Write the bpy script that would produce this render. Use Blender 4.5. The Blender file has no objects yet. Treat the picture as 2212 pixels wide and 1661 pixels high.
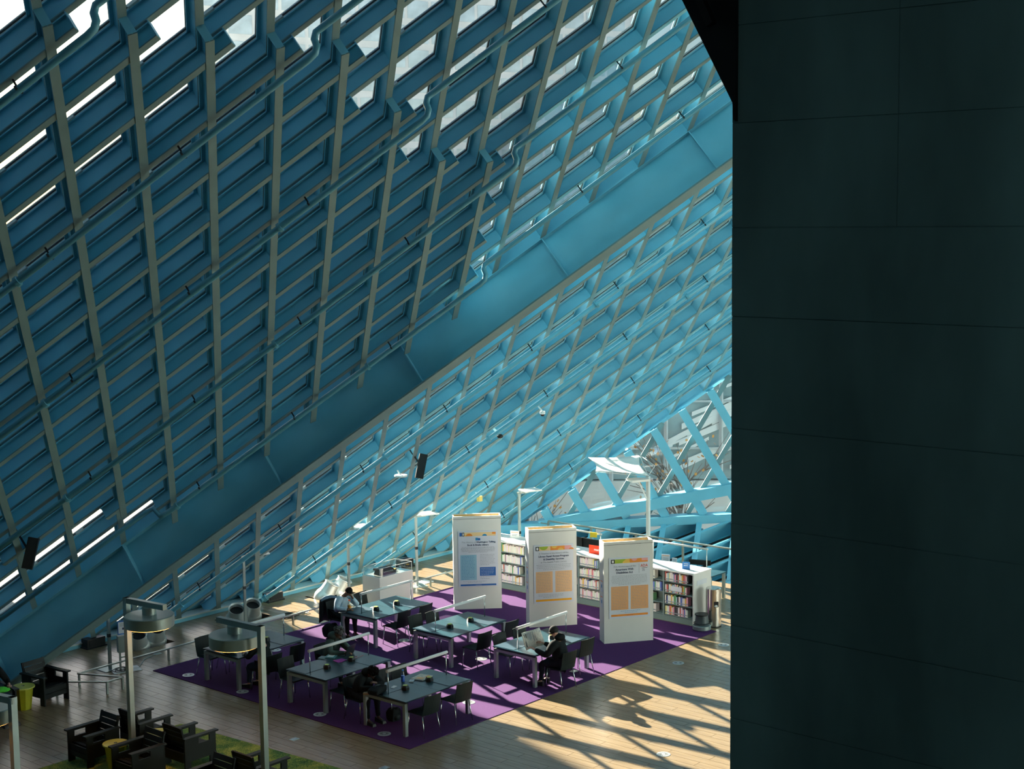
import bpy, bmesh, math, random
from mathutils import Vector, Matrix, Euler
PI = math.pi
S = bpy.context.scene
C = S.collection
random.seed(7)
# ------------------------------------------------------------------ camera, world, sun, exposure
CAM = Vector((0, 0, 10.26))
R_RIGHT, R_DOWN, R_FWD = Vector((.65447, -.75599, -.01234)), Vector((-.09182, -.06326, -.99376)), Vector((.75049, .65152, -.11082))
FPX = 3313.23
cam_d = bpy.data.cameras.new('camera'); cam = bpy.data.objects.new('camera', cam_d); C.objects.link(cam)
r_ = R_RIGHT.normalized(); f_ = (R_FWD - r_*R_FWD.dot(r_)).normalized(); u_ = r_.cross(f_)
cam.matrix_world = Matrix(((r_.x, u_.x, -f_.x, CAM.x), (r_.y, u_.y, -f_.y, CAM.y), (r_.z, u_.z, -f_.z, CAM.z), (0, 0, 0, 1)))
cam_d.sensor_fit = 'HORIZONTAL'; cam_d.sensor_width = 36; cam_d.lens = FPX*36/2212
cam_d.clip_start = .1; cam_d.clip_end = 600
S.camera = cam
world = bpy.data.worlds.new('world'); S.world = world; world.use_nodes = True
wn = world.node_tree.nodes; bgn = wn['Background']; bgn.inputs[1].default_value = .15
sky = wn.new('ShaderNodeTexSky'); sky.sky_type = 'NISHITA'; sky.sun_disc = False; sky.sun_elevation = math.radians(22.4); sky.sun_rotation = math.radians(15.3)
world.node_tree.links.new(sky.outputs[0], bgn.inputs[0])
sun_d = bpy.data.lights.new('sun', 'SUN'); sun_d.energy = 34; sun_d.color = (1, .87, .70); sun_d.angle = .009
sun = bpy.data.objects.new('sun', sun_d); C.objects.link(sun)
SUNDIR = Vector((.255, .935, .40)).normalized()
sun.rotation_euler = SUNDIR.to_track_quat('Z', 'Y').to_euler(); sun.location = (20, 60, 40)
S.view_settings.view_transform = 'Standard'; S.view_settings.look = 'None'; S.view_settings.gamma = 1
S.view_settings.use_curve_mapping = False; S.view_settings.exposure = 0.24

ld = bpy.data.lights.new('column_fill_light', 'POINT'); ld.energy = 80; ld.color = (.86, 1, .98); ld.shadow_soft_size = .5  # added fill light, out of view, to lift the concrete column
lo_ = bpy.data.objects.new('column_fill_light', ld); C.objects.link(lo_); lo_.location = (-.3, -1.5, 13.5)
# ------------------------------------------------------------------ pixel helpers (only to read places off the photograph)
def ray(u, v): return (r_*((u-1106)/FPX) - u_*((v-830.5)/FPX) + f_)
def fl(u, v, z=0.0):
    r = ray(u, v); return CAM + r*((z-CAM.z)/r.z)
def on_plane(u, v, p0, n):
    r = ray(u, v); return CAM + r*((p0-CAM).dot(n)/r.dot(n))
def pix(p):
    q = p-CAM; d = q.dot(f_); return (1106+FPX*q.dot(r_)/d, 830.5-FPX*q.dot(u_)/d, d)

# ------------------------------------------------------------------ materials
def mat(name, col, rough=.5, metal=0., var=0., scale=8., bump=0., spec=.5, stretch=None, col2=None, vscale=None):
    m = bpy.data.materials.new(name); m.use_nodes = True
    nt = m.node_tree; b = nt.nodes['Principled BSDF']
    b.inputs['Base Color'].default_value = (*col, 1); b.inputs['Roughness'].default_value = rough
    b.inputs['Metallic'].default_value = metal; b.inputs['Specular IOR Level'].default_value = spec
    if var or bump or col2:
        tc = nt.nodes.new('ShaderNodeTexCoord'); mp = nt.nodes.new('ShaderNodeMapping'); nz = nt.nodes.new('ShaderNodeTexNoise')
        nt.links.new(tc.outputs['Object'], mp.inputs[0]); nt.links.new(mp.outputs[0], nz.inputs['Vector'])
        if stretch: mp.inputs['Scale'].default_value = stretch
        nz.inputs['Scale'].default_value = scale; nz.inputs['Detail'].default_value = 5
        rp = nt.nodes.new('ShaderNodeValToRGB'); nt.links.new(nz.outputs['Fac'], rp.inputs[0])
        c2 = col2 or tuple(max(0, c*(1-var)) for c in col); c1 = col if col2 else tuple(min(1, c*(1+var)) for c in col)
        rp.color_ramp.elements[0].position = .32; rp.color_ramp.elements[1].position = .68
        rp.color_ramp.elements[0].color = (*c2, 1); rp.color_ramp.elements[1].color = (*c1, 1)
        nt.links.new(rp.outputs[0], b.inputs['Base Color'])
        if bump:
            bp = nt.nodes.new('ShaderNodeBump'); bp.inputs['Strength'].default_value = bump; bp.inputs['Distance'].default_value = .01
            nt.links.new(nz.outputs['Fac'], bp.inputs['Height']); nt.links.new(bp.outputs[0], b.inputs['Normal'])
    return m
def glass_mat(name, tint=(.9, .95, .95), refl=.06):
    m = bpy.data.materials.new(name); m.use_nodes = True; nt = m.node_tree
    for n in list(nt.nodes): nt.nodes.remove(n)
    o = nt.nodes.new('ShaderNodeOutputMaterial'); t = nt.nodes.new('ShaderNodeBsdfTransparent'); g = nt.nodes.new('ShaderNodeBsdfGlossy'); mx = nt.nodes.new('ShaderNodeMixShader')
    lw = nt.nodes.new('ShaderNodeLayerWeight'); lw.inputs['Blend'].default_value = .12
    t.inputs[0].default_value = (*tint, 1); g.inputs['Roughness'].default_value = .02; g.inputs[0].default_value = (.9, .95, 1, 1)
    mm = nt.nodes.new('ShaderNodeMath'); mm.operation = 'MULTIPLY_ADD'; mm.inputs[1].default_value = .6; mm.inputs[2].default_value = refl
    nt.links.new(lw.outputs['Fresnel'], mm.inputs[0]); nt.links.new(mm.outputs[0], mx.inputs[0])
    nt.links.new(t.outputs[0], mx.inputs[1]); nt.links.new(g.outputs[0], mx.inputs[2]); nt.links.new(mx.outputs[0], o.inputs[0])
    return m
def emit_mat(name, col, st):
    m = bpy.data.materials.new(name); m.use_nodes = True; b = m.node_tree.nodes['Principled BSDF']
    b.inputs['Emission Color'].default_value = (*col, 1); b.inputs['Emission Strength'].default_value = st; b.inputs['Base Color'].default_value = (*col, 1)
    return m
M_WEB = mat('pale_blue_steel_paint', (.175, .52, .68), .42, var=.05, scale=1.3)
M_FLANGE = mat('flange_shade_grey', (.19, .30, .31), .55, var=.06, scale=2)  # the steel is light blue; its shadow-side grey is put into this colour
M_ALU = mat('aluminium_mullion', (.62, .66, .62), .35, .35)
M_GASKET = mat('black_gasket', (.02, .025, .03), .6)
M_GLASS = glass_mat('window_glass')
M_PIPE = mat('pipe_blue_paint', (.12, .38, .50), .35, .05)
M_CONC = mat('dark_cast_concrete', (.20, .41, .42), .85, var=.34, scale=.9, bump=.6, stretch=(1, 1.2, .5))
M_BLACK = mat('black_powdercoat', (.006, .009, .010), .5)
M_WALL = mat('grey_plaster', (.05, .07, .08), .8, var=.08)
M_CEIL = mat('dark_ceiling', (.06, .07, .08), .9, var=.1)

# ------------------------------------------------------------------ mesh builder
class MB:
    def __init__(s): s.v = []; s.f = []; s.m = []; s.sm = []
    def add(s, vs, fs, mi=0, smooth=False):
        o = len(s.v); s.v += [tuple(v) for v in vs]
        for f in fs: s.f.append([o+k for k in f]); s.m.append(mi); s.sm.append(smooth)
        return s
    def hexa(s, p, mi=0):   # p: 8 points, bottom 0-3 ccw, top 4-7
        return s.add(p, [(3, 2, 1, 0), (4, 5, 6, 7), (0, 1, 5, 4), (1, 2, 6, 5), (2, 3, 7, 6), (3, 0, 4, 7)], mi)
    def box(s, c, d, mi=0, rz=0., M=None):
        c = Vector(c); x, y, z = d[0]/2, d[1]/2, d[2]/2
        R = Matrix.Rotation(rz, 3, 'Z') if M is None else M
        return s.hexa([c + R @ Vector(q) for q in ((-x, -y, -z), (x, -y, -z), (x, y, -z), (-x, y, -z), (-x, -y, z), (x, -y, z), (x, y, z), (-x, y, z))], mi)
    def bb(s, a, b, mi=0):   # box by two corners
        a = Vector(a); b = Vector(b); return s.box((a+b)/2, [abs(t) for t in (b-a)], mi)
    def beam(s, p, q, side, up, w, h, mi=0):   # box from p to q; width w along side, height h along up (centred)
        p = Vector(p); q = Vector(q); a = side.normalized()*w/2; b = up.normalized()*h/2
        return s.hexa([p-a-b, q-a-b, q+a-b, p+a-b, p-a+b, q-a+b, q+a+b, p+a+b], mi)
    def bar(s, p, q, w, h, mi=0):
        p = Vector(p); q = Vector(q); d = (q-p).normalized(); up = Vector((0, 0, 1)) if abs(d.z) < .95 else Vector((1, 0, 0))
        sd = d.cross(up).normalized(); up = sd.cross(d); return s.beam(p, q, sd, up, w, h, mi)
    def tube(s, pts, r, n=8, mi=0, caps=True, smooth=True):
        pts = [Vector(p) for p in pts]; rs = r if isinstance(r, (list, tuple)) else [r]*len(pts)
        o = len(s.v); ref = None; vs = []
        for k, p in enumerate(pts):
            d = (pts[min(k+1, len(pts)-1)]-pts[max(k-1, 0)]).normalized()
            if ref is None: ref = Vector((0, 0, 1)) if abs(d.z) < .9 else Vector((1, 0, 0))
            a = d.cross(ref).normalized(); b = a.cross(d).normalized(); ref = b
            for t in range(n): vs.append(p + (a*math.cos(2*PI*t/n) + b*math.sin(2*PI*t/n))*rs[k])
        fs = [(k*n+t, k*n+(t+1) % n, (k+1)*n+(t+1) % n, (k+1)*n+t) for k in range(len(pts)-1) for t in range(n)]
        s.add(vs, fs, mi, smooth)
        if caps: s.f.append([o+t for t in range(n)][::-1]); s.m.append(mi); s.sm.append(False); s.f.append([o+(len(pts)-1)*n+t for t in range(n)]); s.m.append(mi); s.sm.append(False)
        return s
    def lathe(s, prof, c=(0, 0, 0), n=24, mi=0, smooth=True, axis=None):   # prof: (r, z) list
        c = Vector(c); Q = Matrix.Identity(3) if axis is None else Vector(axis).to_track_quat('Z', 'Y').to_matrix()
        runs = [[prof[0]]]
        for k in range(1, len(prof)):
            runs[-1].append(prof[k])
            if smooth and k < len(prof)-1:
                a = Vector((prof[k][0]-prof[k-1][0], prof[k][1]-prof[k-1][1])); b = Vector((prof[k+1][0]-prof[k][0], prof[k+1][1]-prof[k][1]))
                if a.length > 0 and b.length > 0 and a.angle(b) > .55: runs.append([prof[k]])
        for run in runs:
            vs = [c + Q @ Vector((r*math.cos(2*PI*t/n), r*math.sin(2*PI*t/n), z)) for r, z in run for t in range(n)]
            fs = [(k*n+t, k*n+(t+1) % n, (k+1)*n+(t+1) % n, (k+1)*n+t) for k in range(len(run)-1) for t in range(n)]
            s.add(vs, fs, mi, smooth)
        return s
    def ball(s, c, r, mi=0, n=12, m=8, M=None):
        c = Vector(c); r = Vector(r) if not isinstance(r, (int, float)) else Vector((r, r, r)); R = M or Matrix.Identity(3)
        vs = []
        for a in range(m+1):
            th = PI*a/m
            for t in range(n): vs.append(c + R @ Vector((r.x*math.sin(th)*math.cos(2*PI*t/n), r.y*math.sin(th)*math.sin(2*PI*t/n), r.z*math.cos(th))))
        fs = [(a*n+t, (a+1)*n+t, (a+1)*n+(t+1) % n, a*n+(t+1) % n) for a in range(m) for t in range(n)]
        return s.add(vs, fs, mi, True)
    def prism(s, poly, z0, z1, mi=0):   # xy polygon extruded in z
        n = len(poly); vs = [(x, y, z0) for x, y in poly]+[(x, y, z1) for x, y in poly]
        return s.add(vs, [tuple(range(n))[::-1], tuple(range(n, 2*n))]+[(k, (k+1) % n, n+(k+1) % n, n+k) for k in range(n)], mi)
    def mesh(s, name, mats):
        me = bpy.data.meshes.new(name); me.from_pydata(s.v, [], s.f)
        for m in (mats if isinstance(mats, (list, tuple)) else [mats]): me.materials.append(m)
        me.polygons.foreach_set('material_index', s.m); me.polygons.foreach_set('use_smooth', s.sm); me.update()
        return me
    def build(s, name, mats, parent=None, **kw):
        return obj(name, s.mesh(name, mats), parent, **kw)
def obj(name, me, parent=None, label=None, cat=None, group=None, kind=None, loc=None, rz=0.):
    o = bpy.data.objects.new(name, me); C.objects.link(o)
    if parent is not None: o.parent = parent
    if loc is not None: o.location = loc
    if rz: o.rotation_euler = (0, 0, rz)
    return tag(o, label, cat, group, kind)
def tag(o, label=None, cat=None, group=None, kind=None):
    if label: o['label'] = label
    if cat: o['category'] = cat
    if group: o['group'] = group
    if kind: o['kind'] = kind
    return o
def thing(name, label, cat, loc=(0, 0, 0), rz=0., group=None): return obj(name, None, None, label, cat, group, None, loc, rz)
KIDS = {}
def copy_tree(o, parent=None, **kw):
    c = o.copy(); C.objects.link(c)
    if parent is not None: c.parent = parent
    for ch in [x for x in ALLKIDS(o)]: copy_tree(ch, c)
    return c
def ALLKIDS(o):
    if o.name not in KIDS: KIDS[o.name] = list(o.children)
    return KIDS[o.name]
def place(proto, used, loc, rz, label, group=None):
    o = proto if not used else copy_tree(proto)
    if not used: ALLKIDS(proto)
    for k in ALLKIDS(proto): ALLKIDS(k)
    o.location = loc; o.rotation_euler = (0, 0, rz); o['label'] = label
    if group: o['group'] = group
    return o

# ------------------------------------------------------------------ the sloping lattice wall
LS = 1.25782; TH = math.radians(48.03)
E1 = Vector((1, 0, 0)); E2 = Vector((0, -math.sin(TH), math.cos(TH))); EN = Vector((0, math.cos(TH), math.sin(TH)))
LA = (E1*.5 + E2*.8660254)*LS; LB = (E1*.5 - E2*.8660254)*LS
LO = Vector((11.155, 18.982, 10.952)); W1 = .2826; WW = .61; WG = .655
def L(i, j, w=0.): return LO + LA*i + LB*j + EN*w
ZTOP = 16.2
def jrange(i, w, jmax=26.85):     # on line i: j from the top (ZTOP) to the floor
    z0 = L(i, 0, w).z; dz = -LB.z
    return (z0-ZTOP)/dz, min(jmax, z0/dz)
def irange(j, w):                  # on line j: i from the floor to the top
    z0 = L(0, j, w).z; dz = LA.z
    return -z0/dz, (ZTOP-z0)/dz
XMIN, XMAX = -3.5, 50.0
def clipx_i(i, lo, hi):   # x limits for points on line i
    # x = LO.x + .5*LS*(i+j)
    return max(lo, (XMIN-LO.x)/(.5*LS)-i), min(hi, (XMAX-LO.x)/(.5*LS)-i)
wall = obj('wall_far', None, kind='structure')
def ibeam(p, q, side, w0, w1, fw=.125, t=.016, fin=True, ft=.02):
    m = MB(); d0 = EN*w0; d1 = EN*w1; mid = EN*((w0+w1)/2)
    m.beam(p+mid, q+mid, side, EN, t, w1-w0-.004, 0)                         # web
    m.beam(p+EN*(w0+ft/2), q+EN*(w0+ft/2), side, EN, fw, ft, 1)               # inner flange
    m.beam(p+EN*(w1-ft/2), q+EN*(w1-ft/2), side, EN, fw, ft, 0)               # outer flange
    return m
SA = EN.cross(LA).normalized(); SB = EN.cross(LB).normalized()
def member(kind_, k, lo, hi, w0, w1, fw, par=wall):
    if hi-lo < .15: return
    p, q = (L(k, lo), L(k, hi)) if kind_ == 'i' else (L(lo, k), L(hi, k))
    ibeam(p, q, SB if kind_ == 'i' else SA, w0, w1, fw).build('steel_beam', [M_WEB, M_FLANGE], par)
    return p, q
NJ0, NJ1, NI0, NI1 = -24, 27, -20, 34
for i in range(NI0, NI1):
    lo, hi = clipx_i(i, *jrange(i, W1))
    if hi-lo > .3:
        member('i', i, lo, hi, W1, WW, .125)
        m = MB(); p, q = L(i, lo, (WW+WG)/2), L(i, hi, (WW+WG)/2); m.beam(p, q, SB, EN, .06, WG-WW-.01, 0); m.beam(p+EN*.05, q+EN*.05, SB, EN, .09, .02, 0); m.beam(p+EN*.022, q+EN*.022, SB, EN, .085, .010, 1)
        m.build('mullion', [M_ALU, M_GASKET], wall)
for j in range(NJ0, NJ1):
    lo, hi = irange(j, W1); lo = max(lo, (XMIN-LO.x)/(.5*LS)-j); hi = min(hi, (XMAX-LO.x)/(.5*LS)-j)
    if hi-lo > .3:
        member('j', j, lo, hi, W1+.012, WW, .105)
        m = MB(); p, q = L(lo, j, (WW+WG)/2), L(hi, j, (WW+WG)/2); m.beam(p, q, SA, EN, .06, WG-WW-.01, 0); m.beam(p+EN*.05, q+EN*.05, SA, EN, .09, .02, 0); m.beam(p+EN*.022, q+EN*.022, SA, EN, .085, .010, 1)
        k0 = math.ceil(lo)
        for k in range(k0, int(hi)):   # setting blocks on the mullion, one per pane
            c = L(k+.30, j, WG-.03) - SA*.0
            m.beam(c-LA*.07, c+LA*.07, SA, EN, .20, .05, 0)
        m.build('mullion', [M_ALU, M_GASKET], wall)
# inner (doubled) lattice, only where the photograph shows it
def inner_right(j): return {-1: 1, 0: 2, 1: 3, 2: 4, 3: 5, 4: 5, 5: 6, 6: 6, 7: 7}.get(j, 8 if j > 7 else (j+2 if j < 0 else 8)) + .33
INNER_TOP = {1: -1.35, 2: -.35, 3: .65, 4: 1.65, 5: 2.65, 6: 4.65, 7: 6.65, 8: 7.65}
for i in range(-14, 9):
    top = INNER_TOP.get(i, i-2.35 if i < 1 else 8)
    lo, hi = clipx_i(i, max(top, jrange(i, 0)[0]), 11.95)
    if i < 2: hi = min(hi, {1: 10.33, 0: 9.33, -1: 9.33}.get(i, 8.33))
    member('i', i, lo, hi, -.03, W1-.03, .135)
    if top > -4 and hi > lo:  # end plates at the cut ends
        MB().beam(L(i, lo, -.01), L(i, lo, W1), SB, LB, .125, .014).build('end_plate', M_WEB, wall)
for j in range(-10, 12):
    lo = max(irange(j, 0)[0], (XMIN-LO.x)/(.5*LS)-j, {9: -1.33, 10: .67, 11: 1.67}.get(j, -99))
    member('j', j, lo, inner_right(j), -.018, W1-.03, .115)
    e = inner_right(j); MB().beam(L(e, j, -.01), L(e, j, W1), SA, LA, .11, .014).build('end_plate', M_WEB, wall)
# the deep girder along the lattice diagonal and its stiffeners
GJ = 12.06; GW = -.80
g = MB(); p, q = L(-4, GJ), L(24.6, GJ)
g.beam(p+EN*((GW+W1)/2), q+EN*((GW+W1)/2), SA, EN, .03, W1-GW, 0); g.beam(p+EN*GW, q+EN*GW, SA, EN, .36, .035, 1); g.beam(p+EN*W1, q+EN*W1, SA, EN, .30, .03, 0)
gir = g.build('girder', [M_WEB, M_FLANGE], wall)
for k in range(-2, 25, 3):
    MB().beam(L(k+.03, GJ, GW+.02) - SA*.0 + SA*(-.09), L(k+.03, GJ, W1-.02) + SA*(-.09), SA, LA, .17, .02).build('stiffener', M_WEB, gir)
# boundary beam along the fold to the side facade
e = MB(); lo = -L(0, 26.85, W1).z/LA.z; p, q = L(lo, 26.85), L(24.5+lo, 26.85)
e.beam(p+EN*.42, q+EN*.42, SA, EN, .05, .30, 0); e.beam(p+EN*.27, q+EN*.27, SA, EN, .26, .03, 0); e.build('edge_beam', [M_WEB], wall)
# panes: the 300 largest in view as parts, the rest as one part
cells = []
for i in range(NI0, NI1):
    for j in range(NJ0, 26):
        c = L(i+.5, j+.5, WG)
        if not (.6 < c.z < ZTOP-.4 and XMIN < c.x < XMAX-.5): continue
        u, v, d = pix(c); vis = d > 0 and -40 < u < 1600 and -40 < v < 1480
        cells.append((0 if vis else 1, d, i, j))
cells.sort(key=lambda t: (t[0], t[1]))
def pane_verts(i, j, g=.055): return [L(i+g, j+g, WG), L(i+1-g, j+g, WG), L(i+1-g, j+1-g, WG), L(i+g, j+1-g, WG)]
ref_me = None; rest = MB()
for n_, (_, _, i, j) in enumerate(cells):
    if n_ < 290:
        if ref_me is None:
            ref_me = MB().add([v-L(i, j) for v in pane_verts(i, j)], [(0, 1, 2, 3)]).mesh('pane', M_GLASS)
        obj('pane', ref_me, wall, loc=L(i, j))
    else: rest.add(pane_verts(i, j), [(0, 1, 2, 3)])
rest.build('glazing', M_GLASS, wall, kind='stuff')
sp = MB(); tz = lambda z: (z-L(0, 0, WG-.03).z)/E2.z
p0 = L(0, 0, WG-.03); p0.x = 0
sp.add([p0+E1*XMIN+E2*tz(-.4), p0+E1*36.2+E2*tz(-.4), p0+E1*36.2+E2*tz(.38), p0+E1*XMIN+E2*tz(.38)], [(0, 1, 2, 3)]).build('spandrel', M_WEB, wall)
# sill channel along the foot of the slope
m = MB(); YB = 31.58
m.bb((XMIN, YB-.10, 0), (35.3, YB+.02, .12), 0); m.bb((XMIN, YB-.14, .10), (35.3, YB+.3, .13), 1); m.bb((XMIN, YB+.3, -.4), (35.3, YB+.9, .05), 0)
m.build('baseboard_far', [M_WEB, M_ALU], kind='structure')
# neighbour steel pipes
HANGER = MB().bar(Vector((0, 0, 0)), EN*.22, .02, .02).beam(-LA*.012, LA*.012, SA, EN, .15, .05).mesh('hanger', M_GASKET)
def pipe(pts, label, r=.055, clamps=()):
    t = thing('sprinkler_pipe', label, 'pipe', pts[0]); b = Vector(pts[0])
    MB().tube([Vector(p)-b for p in pts], r, 10).build('pipe_run', M_PIPE, t)
    for c, d in clamps:
        MB().lathe([(r, -.03), (r+.03, -.03), (r+.03, .03), (r, .03)], Vector(c)-b, 10, axis=d).build('coupling', M_PIPE, t)
    return t
def hang(t, j, w, i0, i1):
    for k in range(math.ceil(i0), int(i1)+1, 2):
        c = L(k+.5, j, w)
        o = obj('hanger', HANGER, t, loc=c-t.location)
for j, bi in ((-1, 1.55), (2, 4.5), (5, 6.5), (8, 8.5), (11, 8.45)):
    wI, wO = -.20, .10
    lo = max((XMIN-LO.x)/(.5*LS)-j, -9.); lo = 1.9 if j == 11 else lo
    hi = {-1: 9, 2: 13, 5: 16, 8: 19, 11: 22}[j]
    pts = [L(lo, j, wI), L(bi-.16, j, wI), L(bi-.06, j, wI+.02), L(bi+.0, j, wI+.10), L(bi+.02, j, wO-.08), L(bi+.08, j, wO), L(bi+.2, j, wO), L(hi, j, wO)]
    if j == 11: pts = [L(-2.5, j, wO), L(1.5, j, wO), L(1.62, j, wO-.03), L(1.66, j, wI+.05), L(1.78, j, wI)] + pts[1:]
    pts = [p + LB*(-.0) for p in pts]
    nm = {-1: 'topmost grey blue pipe bending inward near the upper left corner', 2: 'second pipe from the top of the dark lattice, ending in an elbow by a pane', 5: 'long pipe over the middle of the dark lattice with an elbow at mid height', 8: 'pipe over the dark lattice whose elbow sits where dark cells meet bright ones', 11: 'pipe running just above the deep blue girder'}[j]
    t = pipe(pts, nm, clamps=[(L(k, j, wI), LA) for k in range(int(lo)+1, int(bi), 4)])
    hang(t, j, wI, max(lo, -4 if j < 11 else 2), bi-.6); hang(t, j, wO, bi+.6, hi)
for n_, j in enumerate((16, 19, 22, 25)):
    i0 = irange(j, .1)[0]+.22; i1 = min(24.+(j-16)*.5, (44-LO.x)/(.5*LS)-j)
    nm = ['highest of the blue pipes below the deep girder', 'second blue pipe below the deep girder, down to the floor beside the duct outlets', 'third blue pipe below the girder, reaching the floor near the display case', 'lowest blue pipe, just above the fold to the side facade'][n_]
    b = L(i0, j, .05)
    t = pipe([L(i0, j, .12)+Vector((-.16, -.10, .0)), L(i0+.03, j, .10), L(i0+.3, j, .08), L(i1, j, .08)], nm, .06, clamps=[(L(k, j, .08), LA) for k in range(int(i0)+1, int(i1), 5)])
    MB().lathe([(0, -.05), (.09, -.05), (.09, .05), (0, .05)], L(i0+.06, j, .10)-t.location, 10, axis=LA).build('valve', M_PIPE, t)
    hang(t, j, .08, i0+.7, i1-1)

# ------------------------------------------------------------------ side facade (upright lattice) and the low sloping skin beyond the railing
V0 = Vector((35.29, 31.58, 0)); FH = Vector((.613, -.79, 0)).normalized(); FZ = Vector((0, 0, 1)); FN = FZ.cross(FH)*-1
if FN.x < 0: FN = -FN     # outward
def F(h, z, w=0.): return V0 + FH*h + FZ*z + FN*w
fac = obj('wall_right', None, kind='structure')
ESL = LA.z/(LA.dot(FH))       # rise of the fold line per metre of h
def ftop(h): return h*ESL
def ccline(h): return .42+.197*h       # heavy inclined beam
def c2line(h): return .585+.049*h       # lower ledge
FS = 1.215; FHT = 1.045
dirs = (Vector((.5, .0))*0, )
def f_member(h0, z0, sgn, hmax=26.):
    # a line through (h0,z0) with slope sgn*2*FHT/FS ; clip between c2line and fold line
    k = sgn*2*FHT/FS; pts = []
    for n in range(-400, 401):
        h = h0+n*.05
        z = z0+k*(h-h0)
        if 0 < h < hmax and c2line(h)-.02 <= z <= min(ftop(h), ZTOP): pts.append((h, z))
    if len(pts) < 6: return
    a, b = pts[0], pts[-1]
    p, q = F(*a), F(*b); d = (q-p).normalized(); sd = d.cross(FN)
    if sgn < 0:
        m = MB(); m.beam(p-FN*.16, q-FN*.16, sd, FN, .02, .36, 0); m.beam(p-FN*.34, q-FN*.34, sd, FN, .25, .025, 0); m.beam(p+FN*.02, q+FN*.02, sd, FN, .25, .025, 0)
        m.build('steel_beam', [M_WEB], fac)
        m = MB(); m.beam(p+FN*.14, q+FN*.14, sd, FN, .09, .2, 0); m.beam(p+FN*.05, q+FN*.05, sd, FN, .13, .02, 1); m.build('mullion', [M_ALU, M_GASKET], fac)
    else:
        m = MB(); m.beam(p-FN*.05, q-FN*.05, sd, FN, .15, .05, 1); m.beam(p+FN*.14, q+FN*.14, sd, FN, .05, .24, 0); m.beam(p+FN*.02, q+FN*.02, sd, FN, .12, .02, 2); m.build('steel_beam', [M_WEB, M_FLANGE, M_GASKET], fac)
for k in range(-12, 26):
    f_member(4.56+FS*k, 2.39, -1); f_member(4.56+FS*k, 2.39, 1)
m = MB(); h0, h1 = 1.5, 27.
for ln, dp, tk in ((ccline, .52, .03),):
    p, q = F(h0, ln(h0)), F(h1, ln(h1)); up = (q-p).normalized().cross(FN)*-1
    if up.z < 0: up = -up
    m.beam(p-FN*(dp/2-.1), q-FN*(dp/2-.1), FN, up, dp, .03); m.beam(p-FN*(dp-.1)-up*.14, q-FN*(dp-.1)-up*.14, FN, up, .025, .34); m.beam(p-FN*(dp-.13), q-FN*(dp-.13), FN, up, .10, .045)
m.build('crossbeam', M_WEB, fac)
m = MB(); p, q = F(.2, c2line(.2)), F(h1, c2line(h1)); up = FZ
m.beam(p-FN*.2, q-FN*.2, FN, up, .55, .04); m.beam(p-FN*.47-up*.1, q-FN*.47-up*.1, FN, up, .03, .26); m.build('ledge_beam', M_WEB, fac)
gl = MB()
hs = [h1*k/24 for k in range(25)]
for k in range(24):
    a, b = hs[k], hs[k+1]
    gl.add([F(a, min(c2line(a), ftop(a)), .16), F(b, min(c2line(b), ftop(b)), .16), F(b, min(ZTOP, max(ftop(b), c2line(b))), .16), F(a, min(ZTOP, max(ftop(a), c2line(a))), .16)], [(0, 1, 2, 3)])
gl.build('glazing', M_GLASS, fac)
# low skin G
low = obj('wall_lower', None, kind='structure')
C2D = (F(7.5, c2line(7.5))-F(1.5, c2line(1.5))).normalized(); GM = Vector((-1, 0, -.30)).normalized()
GN = C2D.cross(GM).normalized()
if GN.z < 0: GN = -GN
G0 = F(1.5, c2line(1.5))
def gp(u, v): return on_plane(u, v, G0, GN)
def g_line(p, q, w, deep, label='steel_beam'):
    d = (q-p).normalized(); sd = d.cross(GN)
    m = MB(); m.beam(p-GN*.02, q-GN*.02, sd, GN, w, .025, 0); m.beam(p-GN*(deep/2), q-GN*(deep/2), sd, GN, .02, deep, 0); m.beam(p-GN*deep, q-GN*deep, sd, GN, w, .025, 0)
    m.build(label, M_WEB, low)
def gl_range(p, q, lo, hi): return p+(q-p)*lo, p+(q-p)*hi
GU = (gp(1499, 1215)-gp(1512.6, 1110.8))       # steep family
GU = GU.normalized()*(GU.length)
base = gp(1512.6, 1112)
step = gp(1436.5, 1114.5)-gp(1512.6, 1111)
gd = (gp(1577, 1126)-gp(1427, 1184)).normalized()
for k in range(-8, 7):
    p = base+step*k; g_line(p, p+GU*2.2, .17, .50)
org = gp(1507.8, 1150.3)
gs = (gp(1502, 1193.7)-gp(1507.8, 1150.3))
for k in range(-9, 10):
    c = org+gs*k; 
    # clip so that it stays under the ledge
    a = c-gd*14; b = c+gd*14
    def side(x): return (x-G0).dot(C2D.cross(GN)*1)
    s0, s1 = side(a), side(b); ref = side(base+GU)
    if s0*ref < 0 and s1*ref < 0: continue
    if s0*ref < 0 or s1*ref < 0:
        t = s0/(s0-s1); x = a+(b-a)*t
        if s0*ref < 0: a = x
        else: b = x
    if (b-a).length > .5:
        g_line(a, b, .10, .50); sd = (b-a).normalized().cross(GN)
        for o_ in (-.16, .16): MB().beam(a-GN*.56+sd*o_, b-GN*.56+sd*o_, sd, GN, .07, .05).build('mullion', M_ALU, low)
        MB().beam(a-GN*.55, b-GN*.55, sd, GN, .26, .02).build('pane_frame', M_GASKET, low)
m = MB(); w = GU.normalized()*4
m.add([G0-C2D*3-GN*.60, G0+C2D*13-GN*.60, G0+C2D*13+w-GN*.60, G0-C2D*3+w-GN*.60], [(0, 1, 2, 3)]); m.build('glazing', M_GLASS, low)
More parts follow.
